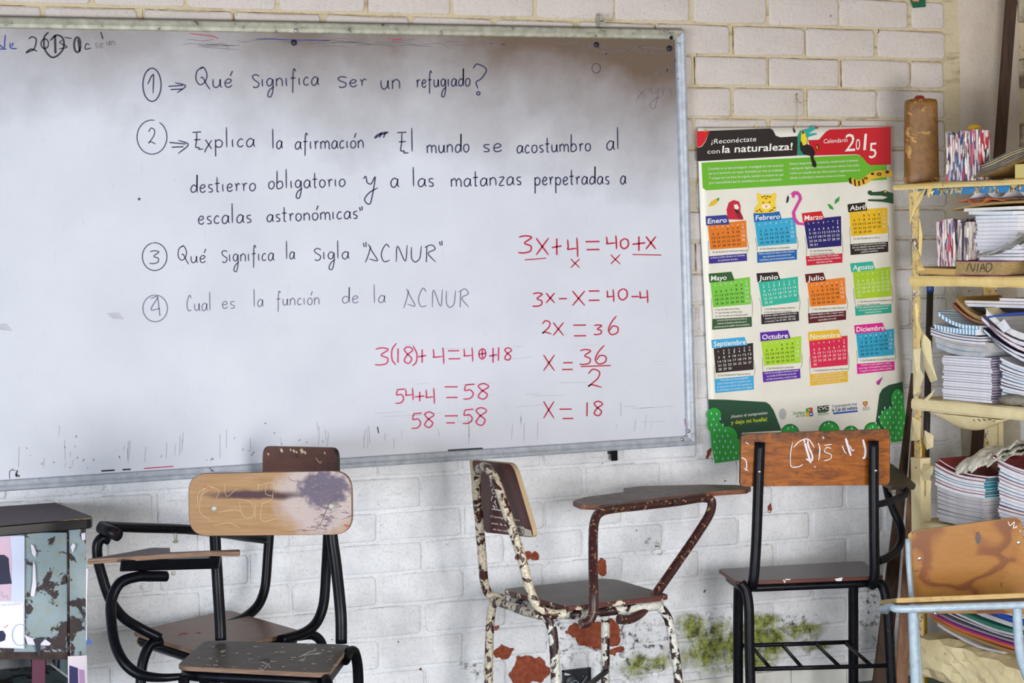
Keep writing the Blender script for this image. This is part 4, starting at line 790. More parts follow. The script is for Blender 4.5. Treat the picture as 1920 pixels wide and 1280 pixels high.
def stack(n, a0, a1, b0, b1, z0, th, covs, label, group, near=None, bend=0.0, page=None, jit=.004, bendr=0.0, name='workbook', growbend=None):
    z = z0; rr = random.Random(int(z0 * 977 + a0 * 131)); out = []
    for i in range(n):
        bd = bend if growbend is None else bend + (growbend - bend) * i / max(1, n - 1)
        t = th * rr.uniform(.9, 1.08); ja = rr.uniform(-jit, jit); out.append(booklet(name, a0 + ja, a1 + ja * .6, b0 + rr.uniform(-jit, jit) * .6, b1, z, t, covs[i % len(covs)], near, bd, 0, rr.uniform(-.012, .012), page, ordl(label, i, n, ('lowest', 'topmost', '-lowest')), 'book' if name != 'magazine' else 'magazine', group, bendr)); z += t + .0004
    return out, z
# third shelf (middle of the frame)
_, z = stack(17, .112, .335, .02, .24, .9165, .0076, [M_cov['white'], M_cov['grey'], M_cov['white']], 'thin white workbook of the left stack beside the stone', 'thin workbooks in the left stack beside the stone', M_cov['purple'])
for i, (dz, t, c, pg) in enumerate(((0, .014, 'lblue', M_paperg), (.0142, .016, 'lblue', M_paperg), (.0304, .012, 'cream', M_paperg))):
    booklet('magazine', .095 - i * .004, .30 + .02 * i, .01, .22, z + dz, t, M_cov[c], None, .022, 0, .03 * i, pg, ('thick grey magazine lying lowest on the left workbook stack', 'second thick grey magazine on the left workbook stack', 'creased tan magazine above two thick grey ones on the left stack')[i], 'magazine')
z2 = z + .043
for i, (t, c, lab) in enumerate(((.009, 'grey', 'white booklet with curled end just above the tan magazine'), (.008, 'purple', 'mauve covered booklet sagging on the left stack'), (.006, 'navy', 'navy covered booklet under the striped pads'))):
    booklet('booklet', .085, .31, -.002, .2, z2 + .0002, t, M_cov[c], None, .016, -.03, .02, M_paper, lab, 'book'); z2 += t + .0006
def stripes():
    t = NT('striped_page_edges'); w = t.n('ShaderNodeTexWave', wave_type='BANDS', bands_direction='Y'); w.inputs['Scale'].default_value = 22; w.inputs['Distortion'].default_value = 1.2; w.inputs['Detail'].default_value = 0; t.l(t.coord(True), w.inputs['Vector'])
    return t.out(t.mix(t.step(w.outputs['Fac'], .55, .7), '#e9ecf2', '#4a98c6'), .6)
M_stripe = stripes()
booklet('notepad', .105, .30, -.004, .17, z2, .016, M_stripe, None, .008, -.02, 0, M_stripe, 'blue and white striped notepad, lower of two on the left stack', 'notepad'); booklet('notepad', .118, .30, .0, .16, z2 + .0165, .012, M_stripe, None, .035, -.03, .05, M_stripe, 'blue and white striped notepad curling up at its left end', 'notepad')
booklet('book', .14, .33, .04, .2, z2 + .031, .010, M_cov['dred'], None, .045, -.05, .0, M_cov['kraft'], 'dark red booklet half hidden under the arched tan book', 'book'); booklet('book', .165, .34, .03, .2, z2 + .042, .013, M_cov['kraft'], None, .050, -.05, .0, M_oldpaper, 'arched tan book with brown cover above the striped notepads', 'book')
_, zr = stack(13, .375, .61, .02, .24, .9165, .0078, [M_cov['white'], M_cov['navy'], M_cov['white'], M_cov['lblue']], 'white booklet in the right stack behind the stone', 'white booklets in the right stack behind the stone', None, .006, jit=.008, growbend=.03)
tl2 = [(.355, .62, .012, 'navy', .05, -.11, 'navy covered booklet drooping across the right stack behind the stone'), (.325, .60, .011, 'navy', .05, -.11, 'dark blue booklet slanting from upper left above the right stack'), (.35, .60, .013, 'red', .05, -.11, 'booklet with deep red cover slanting on the right stack'), (.315, .58, .014, 'purple', .05, -.11, 'mauve booklet slanting above the red one'), (.335, .57, .020, 'cream', .05, -.11, 'thick worn white book slanting on top of the right stack')]
zz_ = zr + .004
for a0, a1, t, c, bd, ti, lab in tl2:
    booklet('book', a0, a1, .0, .2, zz_ + .028 - .11 * (a0 - .355), t, M_cov[c], None, bd, ti, .0, M_paper, lab, 'book'); zz_ += t + .004
mb = MB(); mb.sheet(lambda u, v: L(.34 + .30 * u, .0 + .2 * v, zz_ + .046 + .010 * math.sin(u * 3) + .012 * u), 10, 3, .005); tag(mb.build('folder', M_cov['blue']), 'glossy deep blue plastic folder above the slanting books on the shelf with the stone', 'folder')
mb = MB(); P = [L(.395, -.008, zz_ + .028), L(.425, -.006, zz_ + .046), L(.455, -.008, zz_ + .022), L(.43, -.012, zz_ + .008)]; mb.slab(P, .001, .001, down=(1, 0, 0)); tag(mb.build('paper_slip', M_paper), 'small white folded paper slip in front of the blue folder', 'paper')
zt = zz_ + .076
mb = MB(); lbox(mb, .19, .60, .05, .24, zt - .012, zt - .001); o = tag(mb.build('box_file', M_cov['black']), 'flat black file lying across the books just under the third pile top', 'folder')
stack(2, .188, .62, .04, .23, zt, .009, [M_cov['white'], M_cov['kraft']], 'ragged magazine on the flat black file', 'ragged magazines on the black file', jit=.008, name='magazine')
booklet('magazine', .36, .62, .03, .2, zt + .020, .008, M_cov['white'], label='white pad on the right of the ragged magazines, topmost of its shelf', cat='magazine')
# grey stone at the shelf edge
mb = MB(); c = L(.435, .018, .916); rr = random.Random(2)
def stn(u, v):
    th = 2 * math.pi * u; ph = math.pi * v; w = 1 + .10 * math.sin(3 * th + 1) * math.sin(ph) + .07 * math.sin(5 * th + 2)
    return c + E1 * (.060 * math.cos(th) * math.sin(ph) * w) + E2 * (.024 * math.sin(th) * math.sin(ph) * w) + UZ * (.016 + (.017 if ph < 1.57 else .0155) * math.cos(ph))
mb.sheet(stn, 20, 12); tag(mb.build('stone', speck('river_stone', '#8a8478', '#6b665c', 30, .35, .65, .8, .3)), 'smooth grey brown stone lying at the front edge of the middle shelf', 'stone')
# shelf below it
_, z = stack(8, .09, .305, .015, .24, .547, .0112, [M_cov['grey'], M_cov['white']], 'greyish workbook under the curved ones, low left stack', 'greyish workbooks, lower left stack', M_paperg, .004, M_paperg, .005, growbend=.016)
_, z = stack(6, .085, .315, .008, .22, z + .001, .0092, [M_cov['white'], M_cov['dred'], M_cov['white'], M_cov['teal']], 'curved white workbook in the stack under the newspaper', 'curved workbooks under the crumpled newspaper', M_cov['teal'], .02, M_paper, .004, growbend=.030)
booklet('workbook', .09, .32, .02, .22, z, .006, M_cov['dred'], None, .034, 0, .0, M_paper, 'dark red covered workbook directly under the crumpled newspaper', 'book')
ztop4 = z + .008
_, z = stack(19, .375, .63, .01, .25, .547, .0092, [M_cov['white'], M_cov['white'], M_cov['dred'], M_cov['lblue']], 'white booklet in the tall stack right of the newspaper', 'white booklets in the tall right stack', None, .004, jit=.006, growbend=.03)
booklet('book', .36, .63, .0, .24, z, .009, M_cov['red'], None, .032, 0, 0, M_paper, 'dark red covered book topping the tall right stack', 'book')
mb = MB()
for k in range(3):
    def nf(u, v, k=k):
        a = .15 + (.40 - .05 * k) * u; zl = ztop4 + .001 + .002 * k + max(0, u - .22) * .125; th = (.012 + .055 * math.exp(-((u - .30) / .22) ** 2)) * (1 - .22 * k); e = min(1, u * 9)
        ph = v * math.pi * .92; fold = .0045 * math.sin(u * 34 + v * 9 + k * 2) + .003 * math.sin(u * 71 - v * 13 + k)
        return L(a + .006 * math.sin(v * 12 + k), .10 - (.105 - .006 * k) * e * math.cos(ph * .9 - .15) + fold, zl + th * e * math.sin(ph * .8 + .0) + fold * 1.2)
    mb.sheet(nf, 40, 14, .0008, smooth=False)
tag(mb.build('newspaper', speck('newsprint', '#cfcabd', '#a9a497', 40, .4, .65, .8, .2)), 'crumpled grey newspaper pages draped over the workbook stacks, low right', 'newspaper')
# lowest shelf folders
zf = .205
for i, (a0, a1, t, c, bd, ti, ya, lab, cat) in enumerate(((.10, .40, .006, 'white', .01, -.05, .0, 'crumpled pale sheet sticking out at the bottom of the lowest pile', 'paper'), (.07, .52, .010, 'kraft', .02, -.03, .0, 'brown folder near the bottom of the lowest pile', 'folder'), (.055, .50, .009, 'orange', .045, -.03, 0, 'orange folder in the lowest pile behind the pale blue chair', 'folder'), (.06, .50, .005, 'magenta', .04, -.02, 0, 'magenta folder in the lowest pile', 'folder'), (.055, .50, .006, 'grey', .05, -.02, 0, 'grey document folder in the lowest pile', 'folder'), (.08, .5, .008, 'navy', .03, .0, 0, 'navy notebook in the lowest pile', 'notebook'), (.10, .52, .006, 'white', .02, .0, 0, 'white paper sheaf under the teal folder', 'paper'), (.085, .5, .008, 'green', .06, -.01, 0, 'teal folder slanting across the lowest pile', 'folder'), (.18, .5, .012, 'white', .02, 0, 0, 'worn white book over the teal folder', 'book'), (.22, .55, .014, 'blue', .0, 0, 0, 'bright blue folder at the right of the lowest pile', 'folder'), (.15, .55, .012, 'white', .01, 0, 0, 'ragged white papers topmost in the lowest pile', 'paper'))):
    booklet('document_folder' if cat == 'folder' else cat + '_sheet' if cat == 'paper' else cat, a0, a1, .0 + (i % 3) * .004, .24, zf, t, M_cov[c], M_cov[c] if cat == 'folder' else None, .035, -.02, ya, M_cov[c] if cat == 'folder' else M_paperg, lab, cat, wav=.0015); zf += t + .003
# second shelf from the top: upright magazines, NIAD book, white workbooks
booklet('book', .022, .215, -.004, .15, 1.287, .020, M_cov['kraft'], M_oldpaper, .003, -.01, .0, flat('#c9a766', .8), 'pale tan paperback lying flat under the upright magazines', 'book')
nb_ = booklet('book', .212, .415, -.008, .17, 1.287, .040, M_cov['magenta'], M_oldpaper, 0, 0, 0, M_oldpaper, 'thick old book with purple cover and pencilled letters on its page edges', 'book')
mb = MB(); fsf = lambda x, y: BP(x, y, -.0072)
for pts in ([(1812, 508), (1818, 493), (1824, 509), (1829, 494)], [(1834, 494), (1832, 509)], [(1837, 510), (1843, 494), (1846, 509)], [(1839, 503), (1847, 502)], [(1850, 494), (1849, 509), (1856, 507), (1860, 500), (1857, 494), (1850, 494)]): stroke(mb, pts, 1.5, 3, surf=fsf)
lt = mb.build('pencilled_letters', flat('#3a3434', .8), nb_)
def magmat(name, cs, seed):
    t = NT(name); co = t.coord(True, (4, 4, .8), True); v = t.n('ShaderNodeTexVoronoi'); v.inputs['Scale'].default_value = 42; t.l(co, v.inputs['Vector'])
    sp = t.n('ShaderNodeSeparateColor'); t.l(v.outputs['Color'], sp.inputs[0]); r = t.n('ShaderNodeValToRGB'); r.color_ramp.interpolation = 'CONSTANT'
    for i, c in enumerate(cs):
        e = r.color_ramp.elements[0] if i == 0 else r.color_ramp.elements.new(i / len(cs)); e.position = i / len(cs); e.color = lin(c)
    t.l(sp.outputs[0], r.inputs[0]); return t.out(r.outputs[0], .5)
M_mag1 = magmat('magazine_print_a', ['#d8cfd0', '#2a2438', '#c8b8bc', '#e4dfd8', '#5a4a66', '#b83a5a', '#d9d2cc', '#3a5a8a', '#8a7a78'], 1)
M_mag2 = magmat('magazine_print_b', ['#cfc0bc', '#e0d8d4', '#a8303f', '#3a2a34', '#d0a8a8', '#c8c4d0', '#2a4a7a', '#e4dcd4', '#8a5a68'], 2)
M_mag3 = magmat('magazine_print_c', ['#b9ada4', '#8a7a78', '#d0c6bc', '#4a3a44', '#c4b4b0'], 3)
def upright(name, a0, n, dth, z0, h, mats, label, group, b0=.004, b1=.10, lean=0.0, hj=.006):
    rr = random.Random(int(a0 * 1000)); a = a0
    for i in range(n):
        t = dth * rr.uniform(.8, 1.15); hh = h + rr.uniform(-hj, hj); mb = MB(); bb = b0 + rr.uniform(-.003, .003); s = lean * rr.uniform(.7, 1.2)
        pr = [(0, bb + .002), (.18, bb - .0008), (.5, bb - .0018), (.82, bb - .0008), (1, bb + .002), (1, b1), (0, b1)]
        vs = [L(a + t * q + s * zz, b, z0 + zz) for zz in (0, hh * .5, hh) for q, b in pr]; m = 7
        mb.add(vs, [(r * m + j, r * m + (j + 1) % m, (r + 1) * m + (j + 1) % m, (r + 1) * m + j) for r in range(2) for j in range(m)] + [tuple(range(m)), tuple(2 * m + j for j in range(m))[::-1]])
        tag(mb.build(name, mats[i % len(mats)]), ordl(label, i, n, ('leftmost', 'rightmost', ' from left,')), 'magazine', group); a += t + .0006
    return a
upright('magazine', .118, 8, .0098, 1.312, .135, [M_mag2, M_mag2, M_mag1], 'upright reddish magazine beside the purple book', 'upright reddish magazines', lean=-.03)
upright('magazine', .212, 5, .0105, 1.330 - .0, .112, [M_mag3, M_mag3, M_cov['navy'], M_mag3], 'upright dull magazine beside the white workbooks', 'upright dull magazines', lean=.04, b0=-.002, b1=.09)
mb = MB(); mb.slab([L(.205, .12, 1.42), L(.222, .12, 1.42), L(.235, .12, 1.475), L(.222, .12, 1.475)], .002, .001, down=(1, 0, 0)); tag(mb.build('ruler', M_cov['teal']), 'teal ruler tip sticking up behind the upright magazines', 'ruler')
_, z = stack(3, .28, .46, .02, .2, 1.329, .0095, [M_cov['white'], M_cov['black'], M_cov['white']], 'workbook of three lying directly on the purple book', 'workbooks on the purple book', None, 0, jit=.006)
_, z = stack(9, .272, .455, .02, .2, z, .0108, [M_cov['white']], 'clean white workbook in the stack above the purple book', 'clean white workbooks above the purple book', None, 0, jit=.007)
booklet('workbook', .25, .445, .01, .19, z, .012, M_cov['lblue'], None, .004, 0, 0, M_paper, 'pale blue covered workbook near the top of the clean white stack', 'book'); z += .0125
booklet('workbook', .235, .48, .005, .19, z, .010, M_cov['cream'], None, .0, .01, 0, M_paper, 'cream covered wide workbook on the clean white stack', 'book'); z += .012
booklet('magazine', .19, .50, .0, .18, z + .004, .007, M_cov['kraft'], None, -.012, .015, .02, M_oldpaper, 'yellowed newspaper slab under the orange folder', 'newspaper'); z += .012
mb = MB(); mb.sheet(lambda u, v: L(.215 + .2 * u, -.004 + .17 * v, z + .004 + .008 * math.sin(u * 3.1) * (1 - v) - (.014 if .3 < u < .6 else 0) * (1 - v) ** 3), 12, 6, .003); tag(mb.build('document_folder', M_cov['orange']), 'orange paper folder with drooping flap beneath the top board', 'folder')
for a0, lab in ((.24, 'white sheet curling up like a peak above the orange folder'), (.38, 'greyish sheet curling up right of the white peak under the top board')):
    mb = MB(); mb.sheet(lambda u, v: L(a0 + .13 * u, .02 + .14 * v, z + .012 + .034 * math.exp(-((u - .45) * 4) ** 2)), 14, 3, .001); tag(mb.build('paper_sheet', M_paper if a0 < .3 else M_paperg), lab, 'paper')
mb = MB(); mb.sheet(lambda u, v: L(.33 + .17 * u, -.022 + .05 * v, 1.338 + .052 * u ** 1.6 + .01 * math.sin(v * 3)), 10, 4, .006); tag(mb.build('magazine', speck('glossy_grey_cover', '#a9a9a4', '#6f6f66', 14, .4, .6, .3)), 'glossy grey rolled magazine curving up in front of the white workbooks', 'magazine')
_, _z = stack(9, .50, .70, .02, .2, 1.30, .0108, [M_cov['white']], 'white workbook in the stack at the right edge', 'workbooks cut off at the right edge', None, 0, jit=.007)
# on top of the bookcase
mb = MB(); cc = L(-.022, .075, 1.5605) - CR * .014; prof = [(.0, .96), (.012, 1.04), (.03, 1.0), (.218, .965), (.240, .95), (.250, .90), (.254, .6)]; seg = 28; vs = []; ux = V((.911, -.412, 0)); uy = V((.412, .911, 0))
for h, k in prof:
    for j in range(seg):
        t = 2 * math.pi * j / seg; ct_, st_ = math.cos(t), math.sin(t); sx_ = math.copysign(abs(ct_) ** .4, ct_); sy_ = math.copysign(abs(st_) ** .7, st_)
        rid = 1 + (.03 if j in (23, 25) else 0); vs.append(cc + ux * (.051 * sx_ * k * rid) + uy * (.036 * sy_ * k * rid) + UZ * h)
mb.add(vs, [(r * seg + j, r * seg + (j + 1) % seg, (r + 1) * seg + (j + 1) % seg, (r + 1) * seg + j) for r in range(len(prof) - 1) for j in range(seg)], 0, True); mb.add([vs[(len(prof) - 1) * seg + j] for j in range(seg)], [tuple(range(seg))]); mb.add([vs[j] for j in range(seg)], [tuple(range(seg))[::-1]])
can = thing('canister', 'tall battered brown canister with a red cap on top of the bookcase', 'canister', tuple(cc)); mb.build('body', peel('worn_brown_varnish', '#80561f', '#c29a58', 15, .585, .45, '#6a4418', '#a87c3c'), can)
mb = MB(); disc(mb, cc + UZ * .252 + ux * -.004, .016, .012, 0, 16, (0, 0, 1)); mb.build('cap', flat('#8a1c1c', .4), can)
a_ = upright('magazine', .162, 15, .0096, 1.5605, .140, [M_mag1, M_mag1, M_mag2, M_mag1], 'upright patterned magazine on top of the bookcase', 'upright magazines on top of the bookcase', hj=.007, b1=.04)
mb = MB(); disc(mb, L(.235, .05, 1.708), .020, .016, 0, 18, (0, 0, 1)); tag(mb.build('lid', flat('#c8a028', .5)), 'round yellow plastic lid lying on the upright magazines', 'lid')
for i in range(6):
    a0 = .292 + .010 * i; o = booklet('newspaper', a0, .66, -.004 + .006 * (i % 2), .2, 1.566 + .0085 * i, .0075, (M_cov['kraft'], M_cov['cream'], M_cov['grey'])[i % 3], None, -.004, .20, .01 * i, speck('aged_pages_%d' % i, '#7d6f50', '#4a3f2b', 45, .35, .65, .8), ordl('tattered yellowed newspaper sloping upward on the bookcase top', i, 6, ('lowest', 'topmost', '-lowest')), 'newspaper', 'tattered papers on the bookcase top', wav=.003)
mb = MB(); lbox(mb, .47, .62, .0, .09, 1.5605, 1.60); tag(mb.build('box', flat('#cdbd78', .7)), 'small pale yellow box propping the tattered newspapers', 'box')
# ================================================================ LEANING PLANKS AND POLES
def beam(name, p, q, w, d, mat, label, cat, wdir=(1, 0, 0), w2=None):
    p, q = V(p), V(q); t = (q - p).normalized(); a = V(wdir); a = (a - t * a.dot(t)).normalized(); b = t.cross(a); mb = MB(); vs = []; w2 = w2 or w; N = 6; rr = random.Random(len(label))
    for i in range(N + 1):
        k = i / N; c = p.lerp(q, k); ww = w + (w2 - w) * k + (rr.uniform(-.0015, .0015) if 0 < i < N else 0)
        for sx, sy in ((-1, -.7), (-.85, -1), (.85, -1), (1, -.7), (1, .7), (.85, 1), (-.85, 1), (-1, .7)): vs.append(c + a * sx * ww / 2 + b * sy * d / 2)
    mb.add(vs, [(i * 8 + j, i * 8 + (j + 1) % 8, (i + 1) * 8 + (j + 1) % 8, (i + 1) * 8 + j) for i in range(N) for j in range(8)] + [tuple(range(8))[::-1], tuple(N * 8 + j for j in range(8))])
    return tag(mb.build(name, mat), label, cat)
def floorpt(p, q):  # extend the line p->q (downwards) to the floor
    p, q = V(p), V(q); t = (p.z - .001) / (p.z - q.z); return p + (q - p) * t
t0 = W(1897, -12, -.10); t1 = W(1830, 860, -.12); beam('plank', t0 + (t0 - t1) * .05, floorpt(t0, t1), .036, .018, M_plankD, 'long dark plank leaning in the corner behind the bookcase, reaching past the top edge', 'plank', wdir=(.91, -.41, 0))
t0 = W(1712, 700, -.13); t1 = W(1655, 1250, -.22); beam('plank', t0, floorpt(t0, t1) , .012, .016, M_plankD, 'dark stained plank with a wide foot leaning left of the bookcase', 'plank', wdir=(.91, -.41, 0), w2=.056)
t0 = W(1716, 780, -.235); t1 = W(1692, 1245, -.33); beam('plank', t0, floorpt(t0, t1), .016, .014, M_plankP, 'reddish brown plank leaning against the left post of the bookcase', 'plank', wdir=(.91, -.41, 0), w2=.04)
pb = W(1744, 540, -.10); pf = floorpt(pb, W(1736, 870, -.10)); mb = MB(); mb.tube([pf, pb.lerp(pf, .5), pb], .0105, sub=1); pole = thing('broom', 'dark wooden broom handle with a blue cap standing behind the bookcase post', 'broom', tuple(pf)); mb.build('handle', flat('#2a211e', .6), pole); mb = MB(); mb.tube([pb - UZ * .012, pb, pb + UZ * .014], .0118, sub=1); mb.build('cap', flat('#1d4a8a', .4), pole)
mb = MB(); a = W(1731, 820, -.14); mb.tube([floorpt(a, a - UZ), a.lerp(V((a.x, a.y, 0)), .5), a], .006, sub=1); tag(mb.build('rod', flat('#a8841c', .5)), 'thin yellow rod standing against the bookcase post', 'rod')
t0 = V((.50, -.34, .012)); beam('plank', (.515, -.34, .010), (.545, -.66, .010), .05, .018, M_plankP, 'short brown board lying on the floor in front of the bookcase foot', 'plank', wdir=(1, .1, 0))
# electrical box low on the wall
eb = thing('outlet_box', 'open black electrical outlet box set low in the brick wall below the rusty chair', 'outlet box', tuple(W(1080, 1276, .0)))
c = W(1081, 1276, -.004); mb = MB(); w_, h_ = .046, .036
for lo, hi in (((-w_, -.006, h_ - .004), (w_, .03, h_)), ((-w_, -.006, -h_), (w_, .03, -h_ + .004)), ((-w_, -.006, -h_), (-w_ + .004, .03, h_)), ((w_ - .004, -.006, -h_), (w_, .03, h_)), ((-w_, .004, -h_), (w_, .006, h_))): mb.bbox(c + V(lo), c + V(hi))
mb.build('housing', flat('#22262c', .5), eb); mb = MB(); disc(mb, c + V((-.016, .003, 0)), .02, .007, 0, 16); disc(mb, c + V((.022, .003, .012)), .006, .008, 0, 10); mb.bbox(c + V((.012, -.004, -.02)), c + V((.03, .003, -.005))); mb.build('socket_core', flat('#3a3f46', .4), eb)
mb = MB(); mb.tube([c + V((-.03, -.002, -.01)), c + V((-.01, -.012, .004)), c + V((.01, -.01, -.008)), c + V((.034, -.004, .012))], .0016, seg=6); mb.build('wire', flat('#8f979e', .5), eb)
# ================================================================ CHAIRS
def tb(parent, name, mat, pts, r, **k):
    mb = MB(); mb.tube([V(p) if len(p) == 3 and isinstance(p, V) else W(*p) for p in pts], r, **k); return mb.build(name, mat, parent)
def leg(parent, mat, pts, r, splay=(0, 0)):
    P = [W(*p) for p in pts]; q = P[-1]; t = (P[-1] - P[-2]); k = (q.z - .002) / max(.05, -t.z); end = q + V((t.x * k * .6 + splay[0], t.y * k * .6 + splay[1], 0)); end.z = .002
    mb = MB(); mb.tube(P + [end], r); return mb.build('leg', mat, parent)
def bolt(parent, mat, c, r=.006, n=(-.4, -.9, 0), h=.003):
    mb = MB(); disc(mb, c, r, h, 0, 12, n); return mb.build('bolt', mat, parent)
M_ply = wood('worn_plywood_edge', '#8d7462', '#62493c', '#3f2c22', (1, 1, 26), 22, .7)
# --- A: front left chair
def platemat(name, c1, c2, blobs_=None, dark='#3b2c33', light='#d8cdc6', grain=(1.2, 1.2, 16), rough=.4, c3=None):
    t = NT(name); co = t.coord(True, grain); f = t.noise(co, 8, 8, .6, .5); c = t.mix(t.step(f, .3, .7), c1, c2)
    if c3: c = t.mix(t.step(t.noise(t.coord(True), 30, 7, .7, .4), .6, .68), c, c3)
    pos = t.coord(False)
    if blobs_:
        for lst, col, wob, ns, edge, thr in blobs_:
            m = blobs(t, pos, lst, wob, ns, edge)
            if thr: m = t.math('MULTIPLY', m, t.step(t.noise(t.coord(False, (1, 1, 3)), 70, 6, .7), thr, thr + .06))
            c = t.mix(m, c, col)
    return t.out(c, rough + .08, 0, f, .12, .0008, .22)
ca = thing('school_chair', 'black tubular school chair with pale scratched backrest and writing arm, front left', 'chair', (-1.68, -.98, 0))
W_all = W
W = lambda x, y, Y: W_all(x, y, Y - .16)   # this chair stands well clear of the one behind it
PA = W(352, 940, -.60); PA2 = W(660, 940, -.84); NA = (PA2 - PA).cross(UZ).normalized(); NA = NA if NA.y < 0 else -NA
pa = lambda x, y, off=0.0: PL(x, y, PA, NA, off)
cen = pa(562, 940); q1, q2 = pa(590, 925), pa(480, 927)
M_ba = platemat('scratched_backrest', '#a4805a', '#8e6a44', [([(pa(600, 930).x, pa(600, 930).z, .085, .09)], '#ab9b97', .05, 30, .4, .33), ([(q2.x, q2.z, .09, .010)], '#43262c', .02, 14, .7, None), ([(q1.x + .02, q1.z + .012, .048, .045)], '#5c5262', .06, 60, .4, .34), ([(q1.x + .02, q1.z - .05, .02, .05)], '#6a5a66', .03, 60, .9, .5)])
mb = MB(); mb.slab([pa(352, 888), pa(659, 882), pa(661, 1002), pa(354, 1005)], .011, .048, down=-NA, nseg=8, mside=1, ch=.002)
bk = mb.build('backrest', [M_ba, M_ply], ca)
for x, y in ((401, 953), (621, 949)): bolt(ca, M_aluD, pa(x, y, .0005), .0075, NA)
mb = MB(); rr = random.Random(4); fa = lambda x, y: pa(x, y, .0006)
for pts in ([(370, 950), (372, 925), (385, 915), (400, 915)], [(375, 930), (390, 912), (410, 920), (405, 935)], [(395, 975), (375, 960), (378, 930), (395, 915)], [(485, 910), (510, 905), (518, 925)], [(485, 905), (484, 918)], [(500, 905), (498, 925), (512, 930)], [(430, 935), (470, 940), (475, 968), (455, 966), (448, 938)], [(480, 942), (478, 972)], [(492, 940), (490, 975), (520, 972)], [(490, 945), (510, 935), (512, 920)], [(400, 985), (430, 980), (450, 990)], [(410, 960), (440, 955), (455, 960)], [(530, 945), (560, 950)], [(420, 905), (425, 930), (445, 915)], [(520, 900), (530, 905), (525, 925)], [(560, 965), (600, 990)]):
    stroke(mb, pts, .7, 5, surf=fa)
mb.build('scratches', flat('#ccb58a', .7), bk)
mb = MB()
for k in range(26):
    x, y = rr.uniform(552, 655), rr.uniform(895, 995); stroke(mb, [(x, y), (x + rr.uniform(-14, 14), y + rr.uniform(-3, 3)), (x + rr.uniform(-26, 26), y + rr.uniform(-6, 6))], rr.uniform(.5, 1.1), 3, surf=fa)
stroke(mb, [(632, 930), (615, 950), (600, 985)], 1.2, 4, surf=fa); mb.build('dark_scratches', flat('#5c4c58', .7), bk)
mb = MB(); stroke(mb, [(384, 911), (396, 917)], 2, surf=fa); stroke(mb, [(646, 983), (655, 990)], 2, surf=fa); mb.build('red_marks', flat('#c04a38', .7), bk)
tb(ca, 'upright', M_black, [(414, 1200, -.59), (413, 1170, -.585), (408, 1090, -.565), (403, 1000, -.562), (402, 910, -.570)], .0140)
tb(ca, 'upright', M_black, [(640, 1206, -.815), (639, 1150, -.81), (630, 1060, -.785), (622, 1000, -.772), (618, 905, -.765)], .0140)
seatA = [ZP(330, 1248, .46), ZP(616, 1262, .46), ZP(657, 1208, .46), ZP(384, 1200, .46)]
M_sa = platemat('grey_worn_seat', '#5d564e', '#4b453f', None, c3='#a39a8c', grain=(3, 3, 3))
mb = MB(); mb.slab(seatA, .011, (.035, .035, .02, .03), down=(0, 0, -1), mside=1, nseg=6); st = mb.build('seat', [M_sa, M_ply], ca)
mb = MB(); fz = lambda x, y: ZP(x, y, .4606)
for k in range(46):
    x, y = rr.uniform(345, 640), rr.uniform(1205, 1255)
    if x < 345 + (1255 - y) * 1.0: continue
    stroke(mb, [(x, y), (x + rr.uniform(2, 9), y + rr.uniform(-1, 1))], rr.uniform(.8, 2.0), surf=fz)
for pts in ([(490, 1240), (500, 1245), (508, 1252)], [(495, 1253), (505, 1244)], [(560, 1232), (580, 1222), (594, 1219)], [(566, 1229), (596, 1224)], [(485, 1252), (494, 1256)]): stroke(mb, pts, 2, surf=fz)
mb.build('paint_specks', flat('#c9c6c0', .7), st)
mb = MB(); stroke(mb, [(487, 1238), (500, 1235), (506, 1240)], 4, surf=fz); mb.build('dark_mark', flat('#22242e', .6), st)
cA = sum(seatA, V()) / 4; lp = [cA + (p - cA) * .93 - UZ * .024 for p in seatA]
def loop(parent, name, mat, P, r, rad=.05, **k):
    out = []; n = len(P)
    for i in range(n):
        a, b, c = P[i - 1], P[i], P[(i + 1) % n]; u = (a - b).normalized() * rad; w = (c - b).normalized() * rad
        for q in (0, .33, .67, 1): out.append((b + u) * (1 - q) ** 2 + b * 2 * q * (1 - q) + (b + w) * q * q)
        out.append((b + w).lerp(c + (b - c).normalized() * rad, .5))
    mb = MB(); mb.tube(out + [out[0], out[1]], r, sub=2, cap=False, **k); return mb.build(name, mat, parent)
loop(ca, 'seat_frame', M_black, lp, .0125)
leg(ca, M_black, [(646, 1238, -.86), (655, 1222, -.83), (664, 1222, -.82), (670, 1245, -.81), (672, 1285, -.80)], .0130)
leg(ca, M_black, [(612, 1272, -1.06), (614, 1285, -1.08), (612, 1310, -1.09)], .0130)
leg(ca, M_black, [(345, 1268, -.86), (344, 1290, -.87), (338, 1330, -.88)], .0130)
leg(ca, M_black, [(392, 1225, -.56), (388, 1250, -.54), (382, 1290, -.52)], .0130)
tb(ca, 'arm_tube', M_black, [(312, 1080, -.70), (285, 1080, -.71), (256, 1081, -.72), (225, 1093, -.73), (209, 1125, -.74), (209, 1165, -.76), (216, 1208, -.79), (234, 1243, -.82), (262, 1264, -.84), (300, 1270, -.855), (340, 1268, -.86)], [.0125] * 9 + [.010, .008], seg=14)
mb = MB(); a, b = W(226, 1061, -.735), W(413, 1056, -.60); t = (b - a).normalized(); mb.slab([a + UZ * .013, b + UZ * .013, b + UZ * .013 + V((.03, .07, 0)) * .6, a + UZ * .013 + V((.03, .07, 0)) * .6], .026, .01, down=(0, 0, -1)); mb.build('arm_support', M_black, ca)
mb = MB(); tb0 = [ZP(x, y, .706) for x, y in ((157, 1049), (300, 1039), (395, 1033), (449, 1034), (450, 1029.5), (318, 1035), (319, 1026.5), (285, 1026), (238, 1035))]
